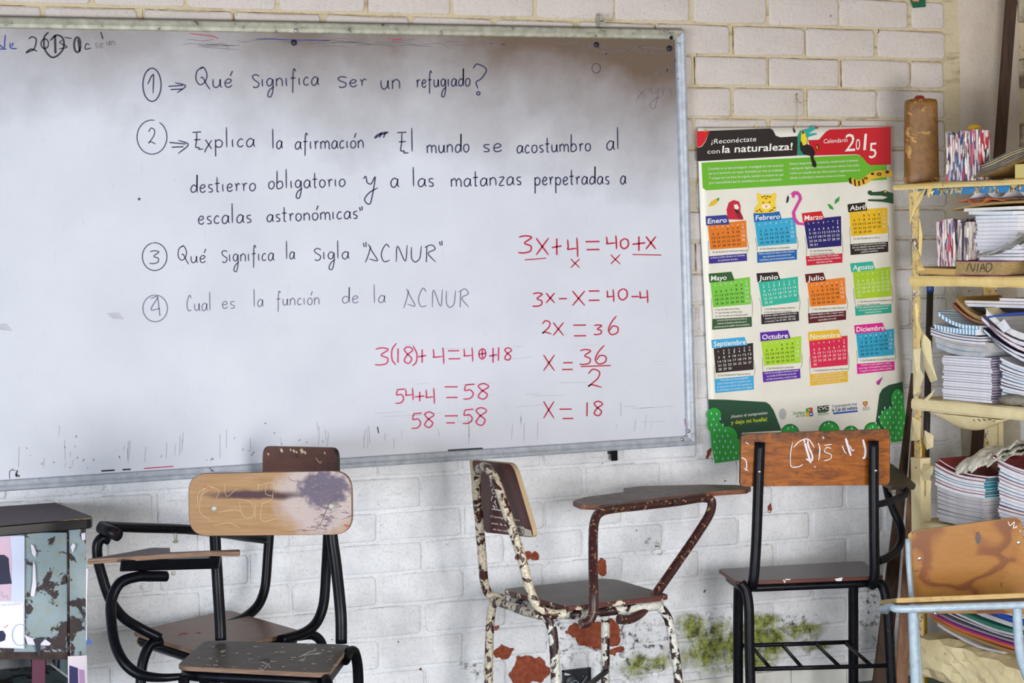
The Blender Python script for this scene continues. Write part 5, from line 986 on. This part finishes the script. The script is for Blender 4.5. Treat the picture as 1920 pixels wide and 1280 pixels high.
mb.slab(tb0, .0115, (.02, 0, 0, .006, .004, 0, .008, .01, .03), down=(0, 0, -1), mside=1); mb.build('writing_tablet', [wood('tablet_top', '#5d5152', '#463c40', '#75686a', (6, 2, 2), 8), M_ply], ca)
bolt(ca, M_aluD, W(325, 1071, -.70) , .005, (0, 0, -1), .009)
W = W_all; fz = lambda x, y: ZP(x, y, .4206)
# --- B: rear left chair, its tablet missing
cb = thing('school_chair', 'black tubular school chair with brown backrest and no writing board, behind the pale backrest', 'chair', (-1.62, -.38, 0))
M_sb = platemat('brown_seat', '#7c5c42', '#674a32', None, c3='#4a3222', grain=(2, 5, 2), rough=.3)
sB = [ZP(246, 1183, .42), ZP(372, 1222, .42), ZP(568, 1183, .42), ZP(428, 1143, .42)]
mb = MB(); mb.slab(sB, .011, (.03, .02, .02, .03), down=(0, 0, -1), mside=1, nseg=6); sbo = mb.build('seat', [M_sb, M_ply], cb)
mb = MB()
for pts in ([(335, 1190), (345, 1186), (352, 1188)], [(368, 1186), (376, 1185)], [(300, 1203), (306, 1206)]): stroke(mb, pts, 2.2, surf=fz)
mb.build('red_marks', flat('#b04a40', .7), sbo)
cB = sum(sB, V()) / 4; loop(cb, 'seat_frame', M_black, [cB + (p - cB) * .95 - UZ * .024 for p in sB], .0125)
tb(cb, 'upright', M_black, [(425, 1172, -.22), (462, 1155, -.17), (485, 1133, -.15), (497, 1100, -.14), (502, 1040, -.135), (505, 1000, -.13), (508, 930, -.12), (511, 870, -.115)], .0135)
tb(cb, 'upright', M_black, [(525, 1200, -.56), (570, 1186, -.53), (594, 1166, -.51), (607, 1130, -.50), (612, 1060, -.48), (615, 1000, -.455), (617, 930, -.435), (618, 870, -.43)], .0135)
pb1 = W(492, 890, -.13); pb2 = W(630, 890, -.50); NB = (pb2 - pb1).cross(UZ).normalized(); NB = NB if NB.y < 0 else -NB
pbb = lambda x, y, off=0.0: PL(x, y, pb1, NB, off)
M_bb = platemat('dark_brown_backrest', '#6b4438', '#55342c', None, c3='#3d2620', grain=(2, 2, 8), rough=.3)
mb = MB(); mb.slab([pbb(492, 836), pbb(630, 839), pbb(632, 948), pbb(491, 945)], .012, .030, down=-NB, nseg=6, mside=1); bbo = mb.build('backrest', [M_bb, flat('#1d1614', .5)], cb)
mb = MB(); fb = lambda x, y: pbb(x, y, .0006)
for x, y, s in ((528, 844, 5), (545, 843, 3), (551, 845, 4), (566, 845, 6), (572, 848, 4), (609, 849, 3), (503, 851, 3), (556, 847, 3)): stroke(mb, [(x - s * .3, y - s * .6), (x + s * .3, y + s * .7)], s * .9, surf=fb)
stroke(mb, [(592, 858), (600, 868), (603, 863)], 1.3, surf=fb); mb.build('paint_specks', flat('#d8c2a4', .7), bbo)
tb(cb, 'arm_tube', M_black, [(190, 986, -.60), (260, 989, -.52), (350, 992, -.42), (420, 1000, -.30), (459, 1006, -.22), (500, 1011, -.16)], .0125)
mb = MB(); mb.tube([W(189, 988, -.602), W(206, 996, -.63), W(222, 1003, -.655)], .0155, sub=1, seg=16); mb.build('tablet_bracket', M_black2, cb)
tb(cb, 'arm_tube', M_black, [(205, 1012, -.60), (192, 1008, -.60), (183, 1020, -.60), (183, 1045, -.60), (190, 1075, -.60), (206, 1122, -.60), (230, 1156, -.59), (262, 1177, -.58), (300, 1196, -.585)], .0130)
bolt(cb, M_aluD, W(329, 999, -.45), .0045, (0, 0, -1), .022); mb = MB(); disc(mb, W(329, 1014, -.45), .0075, .005, 0, 6, (0, 0, -1)); mb.build('nut', M_aluD, cb)
leg(cb, M_black, [(303, 1203, -.58), (284, 1207, -.585), (273, 1225, -.59), (266, 1250, -.595), (264, 1285, -.60)], .0130)
leg(cb, M_black, [(560, 1192, -.50), (585, 1190, -.49), (600, 1200, -.485), (608, 1225, -.48), (611, 1285, -.475)], .0125)
leg(cb, M_black, [(420, 1165, -.20), (410, 1190, -.17), (406, 1240, -.16), (404, 1285, -.15)], .0125)
leg(cb, M_black, [(395, 1222, -.60), (398, 1240, -.62), (398, 1285, -.63)], .0125)
mb = MB(); mb.tube([W(259, 1192, -.62), W(256, 1202, -.62), W(261, 1210, -.62)], .0014, seg=5); mb.build('loose_cord', flat('#7a6a58', .8), cb)
# --- C: rusty middle chair seen from the side
cc_ = thing('school_chair', 'rusty school chair with peeling cream paint, maroon backrest and writing arm, below the whiteboard', 'chair', (-.56, -.37, 0))
M_sc = platemat('grey_brown_seat', '#6a615a', '#534b45', None, c3='#4a3c34', grain=(3, 1, 2), rough=.35)
sC = [ZP(940, 1104, .43), ZP(1064, 1137, .43), ZP(1256, 1115, .43), ZP(1157, 1086, .43), ZP(1130, 1084, .43)]
mb = MB(); mb.slab(sC, .013, (.03, .03, .02, .01, .01), down=(0, 0, -1), mside=1); mb.build('seat', [M_sc, peel('chipped_maroon_edge', '#5a2a26', '#d8cfb8', 30, .54)], cc_)
cC = sum(sC[:4], V()) / 4; loop(cc_, 'seat_frame', M_whiteleg, [cC + (p - cC) * .93 - UZ * .028 for p in sC[:4]], .0125)
tb(cc_, 'back_frame', M_rusty, [(1062, 1150, -.60), (1036, 1151, -.585), (1011, 1140, -.575), (994, 1107, -.565), (978, 1045, -.55), (958, 985, -.53), (942, 935, -.50), (928, 897, -.46), (915, 878, -.42), (903, 876, -.37), (894, 888, -.33), (893, 920, -.31), (898, 971, -.28), (904, 1043, -.25), (908, 1090, -.235), (918, 1114, -.23), (948, 1124, -.25)], .0128, seg=14)
tb(cc_, 'crossbar', M_rusty, [(924, 1125, -.24), (950, 1133, -.33), (985, 1146, -.46), (1014, 1153, -.57)], .0125)
leg(cc_, M_rusty, [(932, 1122, -.24), (923, 1137, -.24), (919, 1170, -.24), (917, 1225, -.24), (916, 1285, -.24)], .0122)
leg(cc_, M_whiteleg, [(1018, 1150, -.57), (1029, 1162, -.575), (1036, 1185, -.58), (1040, 1230, -.58), (1042, 1285, -.58)], .0132)
leg(cc_, M_whiteleg, [(1134, 1140, -.22), (1135, 1165, -.21), (1135, 1225, -.21), (1135, 1285, -.21)], .0125)
leg(cc_, M_whiteleg, [(1222, 1134, -.50), (1238, 1139, -.50), (1252, 1158, -.50), (1260, 1190, -.50), (1268, 1240, -.50), (1273, 1290, -.50)], .0125)
tb(cc_, 'stretcher', M_black2, [(1040, 1300, -.58), (1085, 1300, -.45), (1108, 1281, -.33), (1137, 1258, -.215)], .008)
tb(cc_, 'arm_tube', M_rusty2, [(1088, 1170, -.60), (1103, 1165, -.60), (1112, 1148, -.60), (1113, 1110, -.59), (1112, 1050, -.54), (1113, 990, -.49), (1120, 965, -.47), (1140, 955, -.455), (1200, 948, -.42), (1270, 940, -.38), (1318, 933, -.35), (1334, 939, -.35), (1331, 962, -.36), (1308, 1000, -.38), (1268, 1058, -.43), (1228, 1115, -.48), (1204, 1146, -.52), (1182, 1160, -.54), (1160, 1161, -.55)], .0130, seg=14)
mb = MB(); tc = [(1072, 939, -.56), (1088, 946, -.575), (1124, 947, -.575), (1253, 931, -.47), (1340, 921, -.41), (1400, 917, -.37), (1409, 912, -.35), (1386, 909, -.33), (1321, 908, -.33), (1200, 911, -.37), (1169, 915, -.40), (1169, 922, -.43), (1099, 931, -.51)]
P = [ZP(p[0], p[1], .682) for p in tc]; mb.slab(P, .013, (.02, .01, .01, 0, .01, .01, .01, .01, 0, .01, .006, .004, .015), down=(0, 0, -1), mside=1, ch=.001)
mb.build('writing_tablet', [platemat('tablet_grey_top', '#7d6f66', '#5c4f48', None, c3='#9aa39a', grain=(4, 1, 1)), wood('reddish_tablet_edge', '#8a5844', '#6d4334', '#b59a80', (1, 1, 12), 12)], cc_)
tb(cc_, 'bolt', M_black2, [(1260, 938, -.40), (1260, 947, -.40)], .003)
M_bc = platemat('maroon_backrest', '#5c2422', '#451a1b', None, c3='#6a4038', grain=(3, 3, 3), rough=.35)
bc = [W(884, 862, -.20), W(962, 869, -.51), W(1003, 1008, -.55), W(908, 998, -.24)]
nC = (bc[1] - bc[0]).cross(bc[3] - bc[0]).normalized(); nC = nC if nC.y < 0 else -nC; nC = nC if nC.dot(CAM - bc[0]) > 0 else -nC; bc[2] = PL(1003, 1008, bc[0], nC)
mb = MB(); mb.slab(bc, .013, (.02, .035, .03, .02), down=-nC, mside=1, nseg=6); bco = mb.build('backrest', [M_bc, flat('#b39a78', .7)], cc_)
pcx = lambda x, y, off=.001: PL(x, y, bc[0], nC, off)
mb = MB(); mb.slab([pcx(880, 862, -.004), pcx(888, 864, -.004), pcx(893, 962, -.004), pcx(889, 958, -.004)], .010, .001, down=-nC); mb.build('foam_edge', flat('#d9cba6', .8), bco)
mb = MB()
for t, x0, y0, x1, y1, h in (('Compromiso', 919, 969, 975, 977, 4.2), ('con la educación', 921, 982, 982, 990, 4.2), ('de los colombianos', 924, 993, 978, 1001, 3.6)): text2(mb, t, x0, y0, x1, y1, h=h, surf=lambda x, y: pcx(x, y, .0015), bold=True)
mb.build('white_lettering', M_wprint, bco)
mb = MB(); rr = random.Random(8); fc = lambda x, y: pcx(x, y, .0012)
for k in range(26):
    y = rr.uniform(898, 952); x = 918 + (y - 895) * .16 + rr.uniform(0, 16); stroke(mb, [(x, y), (x + rr.uniform(-4, 5), y + rr.uniform(-6, 6)), (x + rr.uniform(-4, 7), y + rr.uniform(-4, 8))], rr.uniform(1, 2.4), 4, surf=fc)
stroke(mb, [(922, 954), (952, 958)], 2, surf=fc); mb.build('worn_emblem', M_wprint, bco)
mb = MB(); vs = [fc(975, 987), fc(996, 994), fc(998, 1006), fc(977, 1003)]; mb.add(vs, [(0, 1, 2, 3)]); mb.build('small_label', flat('#cfc4b4', .6), bco); mb = MB(); stroke(mb, ell(980, 997, 2.6, 5), 1.2, surf=lambda x, y: pcx(x, y, .0016)); mb.build('label_mark', M_kprint, bco)
# --- D: dark chair seen from behind, scrawled backrest
cdk = thing('school_chair', 'black chair with orange brown backrest scrawled in white, seen from behind, book rack underneath', 'chair', (.16, -.38, 0))
PD = W(1388, 860, -.405); PD2 = W(1671, 860, -.525); ND = (PD2 - PD).cross(UZ).normalized(); ND = ND if ND.y < 0 else -ND
pd = lambda x, y, off=0.0: PL(x, y, PD, ND, off)
ec = pd(1530, 860)
def bdmat():
    t = NT('orange_varnish'); co = t.coord(False, (2, 2, 9)); f = t.noise(co, 9, 8, .65, .6); c = t.mix(t.step(f, .3, .68), '#ad6212', '#6a3408')
    c = t.mix(t.step(t.noise(t.coord(False), 22, 8, .7, .4), .56, .70), c, '#3c1c0a')
    sx = t.n('ShaderNodeSeparateXYZ'); t.l(t.coord(False), sx.inputs[0]); top = pd(1530, 808).z
    e = t.math('MULTIPLY', t.step(sx.outputs[2], top - .035, top - .005), t.step(t.noise(t.coord(False), 30, 6, .7), .35, .6)); c = t.mix(e, c, '#33251c')
    return t.out(c, .42, 0, f, .15, .0006, .22)
mb = MB(); mb.slab([pd(1389, 813), pd(1669, 804), pd(1669, 909), pd(1387, 912)], .011, .014, down=-ND, nseg=5, mside=1); bd_ = mb.build('backrest', [bdmat(), flat('#3a2416', .6)], cdk)
mb = MB(); fd = lambda x, y: pd(x, y, .0008)
def z4(x, y): return (1320 + x / 2.56, 780 + y / 2.56)
for w, pts in ((1.8, [(425, 125), (415, 180), (418, 240), (450, 243), (475, 232)]), (4, [(480, 112), (490, 150), (505, 200), (512, 225)]), (3.2, [(498, 108), (500, 140), (520, 190), (515, 215), (490, 205)]), (2, [(430, 150), (460, 120), (500, 110), (530, 150)]), (2.6, [(548, 128), (556, 160), (550, 212)]), (1.6, [(578, 140), (612, 135)]), (1.8, [(612, 155), (590, 150), (578, 170), (610, 185), (605, 205), (575, 214)]), (1.8, [(663, 140), (675, 170), (684, 180)]), (4.2, [(680, 105), (690, 140), (705, 190)]), (2, [(700, 140), (712, 165), (722, 160)]), (4.2, [(763, 112), (775, 160), (772, 195), (762, 203)]), (1.5, [(200, 125), (215, 135)]), (2, [(180, 198), (200, 210), (205, 240), (200, 262)]), (1.4, [(192, 250), (212, 262)]), (2, [(530, 240), (534, 246)]), (2, [(570, 98), (575, 108)])):
    stroke(mb, [z4(*p) for p in pts], w, 5, surf=fd)
mb.build('white_scrawl', flat('#d9d4dc', .6), bd_)
mb = MB()
for pts in ([(421, 125), (411, 180), (413, 240)], [(545, 120), (552, 165), (546, 215)], [(585, 155), (575, 172), (607, 188), (600, 208)]): stroke(mb, [z4(*p) for p in pts], 1.2, 5, surf=fd)
stroke(mb, [z4(480, 130), z4(500, 118)], 1.2, surf=fd); mb.build('dark_scrawl', flat('#22160f', .6), bd_)
dY = -.435
tb(cdk, 'upright', M_black2, [(1425, 829, -.425), (1422, 909, -.430), (1418, 1014, -.435), (1414, 1075, -.435), (1411, 1097, -.425), (1409, 1099, -.38), (1408, 1097, -.33)], .0150, seg=14)
tb(cdk, 'upright', M_black2, [(1638, 826, -.535), (1638, 909, -.540), (1639, 1014, -.545), (1640, 1072, -.545), (1637, 1094, -.535), (1633, 1095, -.49), (1630, 1093, -.45)], .0150, seg=14)
for x, y in ((1424, 884), (1642, 882)): bolt(cdk, M_steel, W(x, y, -.4405 if x < 1500 else -.552), .0045, (-.4, -.9, 0), .003)
M_sd = platemat('dark_red_brown_seat', '#4c3634', '#3c2a2a', None, c3='#5f4540', grain=(8, 2, 2), rough=.25)
sD = [ZP(1346, 1066, .43), ZP(1381, 1090, .43), ZP(1657, 1079, .43), ZP(1618, 1051, .43)]
mb = MB(); mb.slab(sD, .011, (.02, .02, .015, .02), down=(0, 0, -1), mside=1); sdo = mb.build('seat', [M_sd, wood('red_edge', '#6a3c30', '#4f2c26')], cdk)
mb = MB(); e0, e1_ = sD[1], sD[2]; nE = (e1_ - e0).cross(UZ).normalized(); nE = nE if nE.y < 0 else -nE; fe = lambda x, y: PL(x, y, e0, nE, .001)
vs = [fe(1565, 1085), fe(1580, 1082), fe(1578, 1089), fe(1568, 1089)]; mb.add(vs, [(0, 1, 2, 3)]); mb.build('white_chip', flat('#e4e2e4', .7), sdo)
mb = MB(); stroke(mb, [(1468, 1087), (1472, 1090), (1470, 1092)], 2, surf=fe); stroke(mb, [(1472, 1086), (1482, 1086)], 2, surf=fe); mb.build('paint_specks', flat('#d8d4cc', .7), sdo)
cD = sum(sD, V()) / 4; loop(cdk, 'seat_frame', M_black2, [cD + (p - cD) * .90 - UZ * .023 for p in sD], .011)
leg(cdk, M_black, [(1388, 1083, -.24), (1385, 1100, -.23), (1384, 1160, -.22), (1384, 1285, -.21)], .0150)
leg(cdk, M_black2, [(1388, 1092, -.42), (1399, 1108, -.43), (1404, 1140, -.44), (1405, 1200, -.445), (1407, 1285, -.45)], .0148)
leg(cdk, M_black, [(1604, 1085, -.33), (1600, 1105, -.325), (1600, 1160, -.32), (1600, 1285, -.31)], .0150)
leg(cdk, M_black2, [(1640, 1088, -.52), (1655, 1099, -.53), (1662, 1125, -.54), (1666, 1170, -.545), (1672, 1285, -.55)], .0148)
rk = lambda pts, r: tb(cdk, 'rack_bar', M_black2, pts, r, sub=1, seg=8)
rk([(1388, 1210, -.22), (1490, 1207, -.27), (1600, 1203, -.32)], .0065); rk([(1406, 1254, -.445), (1530, 1251, -.50), (1670, 1247, -.55)], .0065)
for (x0, y0, x1, y1) in ((1414, 1217, 1443, 1251), (1467, 1209, 1502, 1249), (1529, 1206, 1572, 1247), (1584, 1204, 1632, 1246)):
    q0 = -.22 - (x0 - 1388) / 212 * .10; q1 = -.445 - (x1 - 1406) / 264 * .105; rk([(x0, y0, q0), ((x0 + x1) / 2, (y0 + y1) / 2, (q0 + q1) / 2), (x1, y1, q1)], .0055)
tb(cdk, 'arm_tube', M_black2, [(1661, 905, -.36), (1666, 930, -.38), (1676, 958, -.40), (1688, 985, -.42), (1690, 1010, -.44), (1682, 1030, -.47), (1662, 1046, -.52), (1645, 1052, -.545)], .0120)
tb(cdk, 'arm_tube', M_black2, [(1642, 946, -.54), (1660, 942, -.52), (1682, 934, -.48), (1697, 927, -.45), (1698, 918, -.43), (1680, 910, -.40)], .0100)
mb = MB(); mb.slab([W(1664, 866, -.13), W(1674, 870, -.13), W(1718, 908, -.40), W(1716, 911, -.42), W(1672, 911, -.46), W(1655, 903, -.44)], .012, .006, down=(0, 0, -1), mside=1); mb.build('writing_tablet', [platemat('olive_brown_tablet', '#4f4a34', '#3a3426', None), flat('#3b2f26', .6)], cdk)
mb = MB()
for k in range(5): mb.tube([W(1662 + k * 2, 908, -.42), W(1666 + k * 3, 918 + k, -.43), W(1672 + k * 2, 926, -.44)], .0008, seg=4)
mb.build('frayed_cord', flat('#8c7a62', .8), cdk)['kind'] = 'stuff'
# --- E: plywood chair in front of the bookcase
ce = thing('school_chair', 'pale blue metal chair with orange plywood backrest, in front of the bookcase', 'chair', (.30, -1.0, 0))
PE = W(1706, 1050, -.78); PE2 = W(1916, 1050, -.91); NE_ = (PE2 - PE).cross(UZ).normalized(); NE_ = NE_ if NE_.y < 0 else -NE_
pe = lambda x, y, off=0.0: PL(x, y, PE, NE_, off)
def bemat():
    t = NT('figured_plywood'); pos = t.coord(False); w = t.n('ShaderNodeTexNoise'); w.inputs['Scale'].default_value = 6.5; w.inputs['Detail'].default_value = 1.5; w.inputs['Distortion'].default_value = .5; t.l(t.coord(False, (1, 1, 1.3)), w.inputs['Vector'])
    r = t.n('ShaderNodeValToRGB'); r.color_ramp.elements[0].position = .42; r.color_ramp.elements[0].color = lin('#a06a26'); r.color_ramp.elements[1].position = .475; r.color_ramp.elements[1].color = lin('#7c4414')
    for p_, c_ in ((.53, '#744012'), (.55, '#986020'), (.62, '#a5712c')): e = r.color_ramp.elements.new(p_); e.color = lin(c_)
    t.l(w.outputs['Fac'], r.inputs[0]); g = t.noise(t.coord(False, (2, 2, 14)), 14, 6, .6, .4); c = t.mix(t.math('MULTIPLY', t.step(g, .4, .7), .3), r.outputs[0], '#7a4a20')
    return t.out(c, .38, 0, g, .08, .0005, .25)
M_edge = wood('yellow_ply_edge', '#c0a676', '#a5854e', '#8a6a48', (1, 1, 30), 20, .65)
mb = MB(); mb.slab([pe(1707, 996), pe(1917, 968), pe(1927, 1150), pe(1716, 1150)], .014, (.025, .03, .01, .01), down=-NE_, nseg=6, mside=1); beo = mb.build('backrest', [bemat(), M_edge], ce)
mb = MB(); e0 = pe(1703, 998, -.001); mb.slab([pe(1702, 1002, -.003), pe(1709, 996, -.001), pe(1719, 1148, -.001), pe(1712, 1148, -.003)], .012, .002, down=-NE_); mb.build('bevelled_edge', M_edge, beo)
for x, y in ((1724, 1047), (1910, 1017)): bolt(ce, M_steel, pe(x, y, .0005), .0058, NE_, .0015)
mb = MB(); fe2 = lambda x, y: pe(x, y, .0006)
for pts in ([(1890, 977), (1894, 985), (1902, 978), (1900, 990), (1906, 986), (1905, 990)], [(1912, 994), (1914, 997)]): stroke(mb, pts, 1.5, 4, surf=fe2)
mb.build('white_scratch', flat('#dcd8d0', .6), beo)
mb = MB(); poly = [fe2(1833 + 5.5 * math.cos(a) + 1, 1009 + 11 * math.sin(a)) for a in [i * .63 for i in range(10)]]; mb.add(poly, [tuple(range(10))]); mb.build('knot', flat('#3c1a18', .4), beo)
mb = MB()
for pts in ([(1714, 1071), (1722, 1069)], [(1741, 1085), (1743, 1087)], [(1877, 1100), (1878, 1092)], [(1830, 1000), (1836, 997)]): stroke(mb, pts, 1.6, surf=fe2)
mb.build('dark_mark', flat('#2a1812', .5), beo)
s0, s1 = W(1680, 1121, -1.10), W(1975, 1109, -1.24); bkv = V((.30, .30, 0)); s2 = s1 + V((.11, .24, -.055)); s3 = s0 + V((.125, .27, -.055))
mb = MB(); mb.slab([s0, s1, s2, s3], .0125, (.008, .02, .02, .02), down=(0, 0, -1), mside=1); mb.build('seat', [wood('plywood_seat', '#8c6a4c', '#6f5238', '#5a4436', (4, 2, 2), 8), M_edge], ce)
tb(ce, 'seat_frame', M_lblue, [s3 + V((.01, -.02, -.026)), s0.lerp(s3, .45) + V((-.02, .0, -.026)), W(1672, 1137, -1.07), W(1680, 1141, -1.10), W(1710, 1141, -1.12), W(1820, 1137, -1.17), W(1910, 1134, -1.21), W(1985, 1131, -1.25)], .0103, seg=14)
leg(ce, M_lblue, [(1711, 1141, -1.10), (1712, 1165, -1.10), (1714, 1220, -1.10), (1717, 1290, -1.10)], .0128)
leg(ce, M_lblue, [(1907, 1136, -1.19), (1908, 1165, -1.19), (1910, 1200, -1.19), (1915, 1235, -1.19), (1930, 1275, -1.19), (1955, 1310, -1.19)], .0128)
tb(ce, 'upright', M_lblue, [(1713, 1160, -.83), (1708, 1110, -.805), (1704, 1060, -.79), (1702, 1010, -.775)], .0075)
mb = MB(); q = W(1753, 1149, -.93); disc(mb, q, .007, .006, 0, 6, (0, -1, 0)); mb.build('bolt', M_steel, ce)
leg(ce, M_lblue, [(1715, 1152, -.88), (1717, 1180, -.88), (1720, 1230, -.88), (1723, 1285, -.88)], .0105)
# ================================================================ TEACHER'S DESK at the left edge
dk = thing('desk', 'metal desk with chipped pale green paint and dark brown top, at left edge', 'desk', (-2.1, -.28, 0))
zt_ = .74
mb = MB(); top = [ZP(-75, 991, zt_), ZP(0, 986, zt_), ZP(171, 971, zt_), ZP(174, 968, zt_), ZP(106, 942, zt_), ZP(84, 936, zt_), ZP(63, 934.5, zt_), ZP(-60, 941, zt_)]
mb.slab(top, .026, (.02, 0, .012, .012, .03, .02, .01, .02), down=(0, 0, -1), mside=1, ch=.003); mb.build('top', [platemat('brown_laminate', '#43303a', '#35262e', None, c3='#523c44', grain=(6, 2, 2), rough=.45), flat('#120f10', .4)], dk)
mb = MB()
for i in range(10):
    a = ZP(0 + i * 17.2, 986.4 - i * 1.48, zt_ - .0012); b = ZP(0 + (i + 1) * 17.2, 986.4 - (i + 1) * 1.48, zt_ - .0012); mb.tube([a, b], .0013, seg=5)
mb.build('worn_edge', M_edge, dk)
yd = top[2].y + .025; yl = top[0].y + .03
def dsk(x, y, off=0.0): return PL(x, y, (W(160, 1100, yd).x, yd, 0), (-.06, -1, 0), off)
def dbox(name, mat, x0, x1, y0, y1, off, th): 
    mb = MB(); mb.slab([dsk(x0, y0, off), dsk(x1, y0, off), dsk(x1 + (y1 - y0) * .004, y1, off), dsk(x0 + (y1 - y0) * .004, y1, off)], th, .002, down=(0, 1, 0), ch=.001); return mb.build(name, mat, dk)
dbox('front_panel', M_deskpaint, -80, 126, 998, 1228, -.004, .012); dbox('corner_flange', M_deskpaint, 130, 161, 990, 1230, .0, .02)
dbox('bottom_rail', speck('rusty_rail', '#2a1a1c', '#46302e', 30), -80, 132, 1222, 1236, -.002, .014)
mb = MB(); mb.tube([dsk(127, 998, .001), dsk(129, 1230, .001)], .0022, seg=6); mb.build('folded_seam', M_rusty2, dk)
pA = [dsk(132, 1228), dsk(162, 1228)]
mb = MB(); mb.bbox((pA[0].x, pA[0].y, .002), (pA[1].x, pA[1].y + .02, pA[0].z + .01)); mb.build('leg', speck('rusty_post', '#2c1c20', '#4a3436', 30), dk)
mb = MB(); a = W(74, 1240, yd + .25); mb.bbox((a.x - .018, a.y, .002), (a.x + .018, a.y + .02, a.z + .05)); mb.build('leg', speck('maroon_leg', '#401428', '#1c1016', 20), dk)
mb = MB(); a = W(-60, 1240, yd + .02); mb.bbox((a.x - .018, a.y, .002), (a.x + .018, a.y + .02, a.z + .05)); mb.build('leg', M_deskpaint, dk)
mb = MB(); a = dsk(-70, 1000); mb.bbox((a.x, yd + .03, .30), (pA[1].x - .02, yd + .035 + .3, .31)); mb.bbox((a.x, yd + .015, .31), (a.x + .01, yd + .34, .712)); mb.bbox((pA[1].x - .012, yd + .015, .31), (pA[1].x - .002, yd + .34, .712)); mb.build('body', M_deskpaint, dk)
# poster and scraps stuck on the desk
po = thing('sticker_poster', 'torn blue, pink and white poster stuck on the front of the green desk', 'poster', tuple(dsk(20, 1215, .002)))
def dq(name, mat, pts, off, parent, cat=None, lab=None):
    mb = MB(); mb.slab([dsk(x, y, off) for x, y in pts], .0008, 0, down=(0, 1, 0), ch=.0002); o = mb.build(name, mat, parent); return o
dq('sheet', flat('#cfd6ee', .5), [(-60, 1006), (46, 1004), (46, 1216), (-60, 1212)], .003, po)
dq('pink_field', flat('#d8b8cc', .5), [(-60, 1007), (18, 1006), (22, 1050), (20, 1126), (-60, 1126)], .0042, po); dq('white_field', flat('#f0eef6', .5), [(-60, 1128), (44, 1128), (44, 1214), (-60, 1211)], .0044, po)
dq('navy_figure', flat('#0c0e3a', .5), [(-60, 1038), (8, 1040), (16, 1046), (18, 1070), (22, 1094), (-60, 1100)], .0054, po); dq('navy_badge', flat('#10124a', .5), [(-10, 1183), (6, 1182), (11, 1190), (9, 1200), (-2, 1204), (-12, 1200)], .0056, po)
mb = MB(); stroke(mb, ell(38, 1190, 15, 20, 60, 300), 1.6, surf=lambda x, y: dsk(x, y, .0056)); stroke(mb, [(2, 1108), (6, 1120), (12, 1116), (16, 1124)], 1, surf=lambda x, y: dsk(x, y, .0058)); mb.build('printed_arc', flat('#a8b8d8', .5), po)
mb = MB(); text2(mb, 'nestable', 2, 1136, 42, 1133, h=6, surf=lambda x, y: dsk(x, y, .0056)); mb.build('pale_lettering', flat('#c4c8dc', .5), po)
mb = MB(); text2(mb, 'www', 8, 1178, 16, 1172, h=4, surf=lambda x, y: dsk(x, y, .0058)); mb.build('pink_lettering', flat('#c88aa8', .5), po)
for i, pts in enumerate(([(57, 1020), (63, 1022), (68, 1036), (66, 1045), (60, 1038)], [(62, 1052), (66, 1060), (68, 1100), (64, 1118), (57, 1117), (61, 1090)], [(46, 1190), (60, 1196), (85, 1198), (96, 1206), (92, 1210), (52, 1208)], [(132, 1025), (137, 1018), (142, 1022), (136, 1036)], [(152, 1000), (160, 998), (160, 1012), (154, 1012)])):
    dq('paper_scrap', flat('#e0dcea', .6), pts, .004 + (0.006 if i > 2 else 0), dk)
dq('torn_tape', flat('#10142e', .4), [(62, 1198), (78, 1194), (86, 1196), (76, 1206), (76, 1230), (70, 1228), (66, 1208)], .0056, dk)
dq('striped_sticker', flat('#e4d8e0', .5), [(127, 1230), (163, 1228), (164, 1296), (128, 1298)], .008, dk); dq('sticker_patch', flat('#231a5e', .5), [(130, 1247), (146, 1252), (147, 1296), (130, 1298)], .009, dk); dq('sticker_patch', flat('#b48ab8', .5), [(148, 1254), (158, 1256), (160, 1296), (149, 1296)], .009, dk)
dq('paper_edge', flat('#e0dcea', .6), [(161, 1065), (165, 1066), (163, 1120), (163, 1200), (161, 1200)], .002, dk); dq('paper_edge', flat('#3a6ac0', .5), [(164, 1194), (174, 1206), (163, 1208)], .002, dk)
dq('hanging_paper', flat('#5c1f3c', .5), [(60, 1236), (85, 1236), (84, 1296), (60, 1296)], -.03, dk)
for o in scene.objects:
    if o.parent and o.name.split('.')[0] in ('pen_marks', 'notes', 'numerals', 'lettering', 'white_lettering', 'blue_lettering', 'green_lettering', 'small_lettering', 'paint_specks', 'scratches', 'dark_scratches', 'red_marks', 'worn_emblem', 'white_scrawl', 'dark_scrawl', 'white_scratch', 'dark_mark', 'pencilled_letters'): o['kind'] = 'stuff'
for o in scene.objects:
    if 'wloc' in o: del o['wloc']
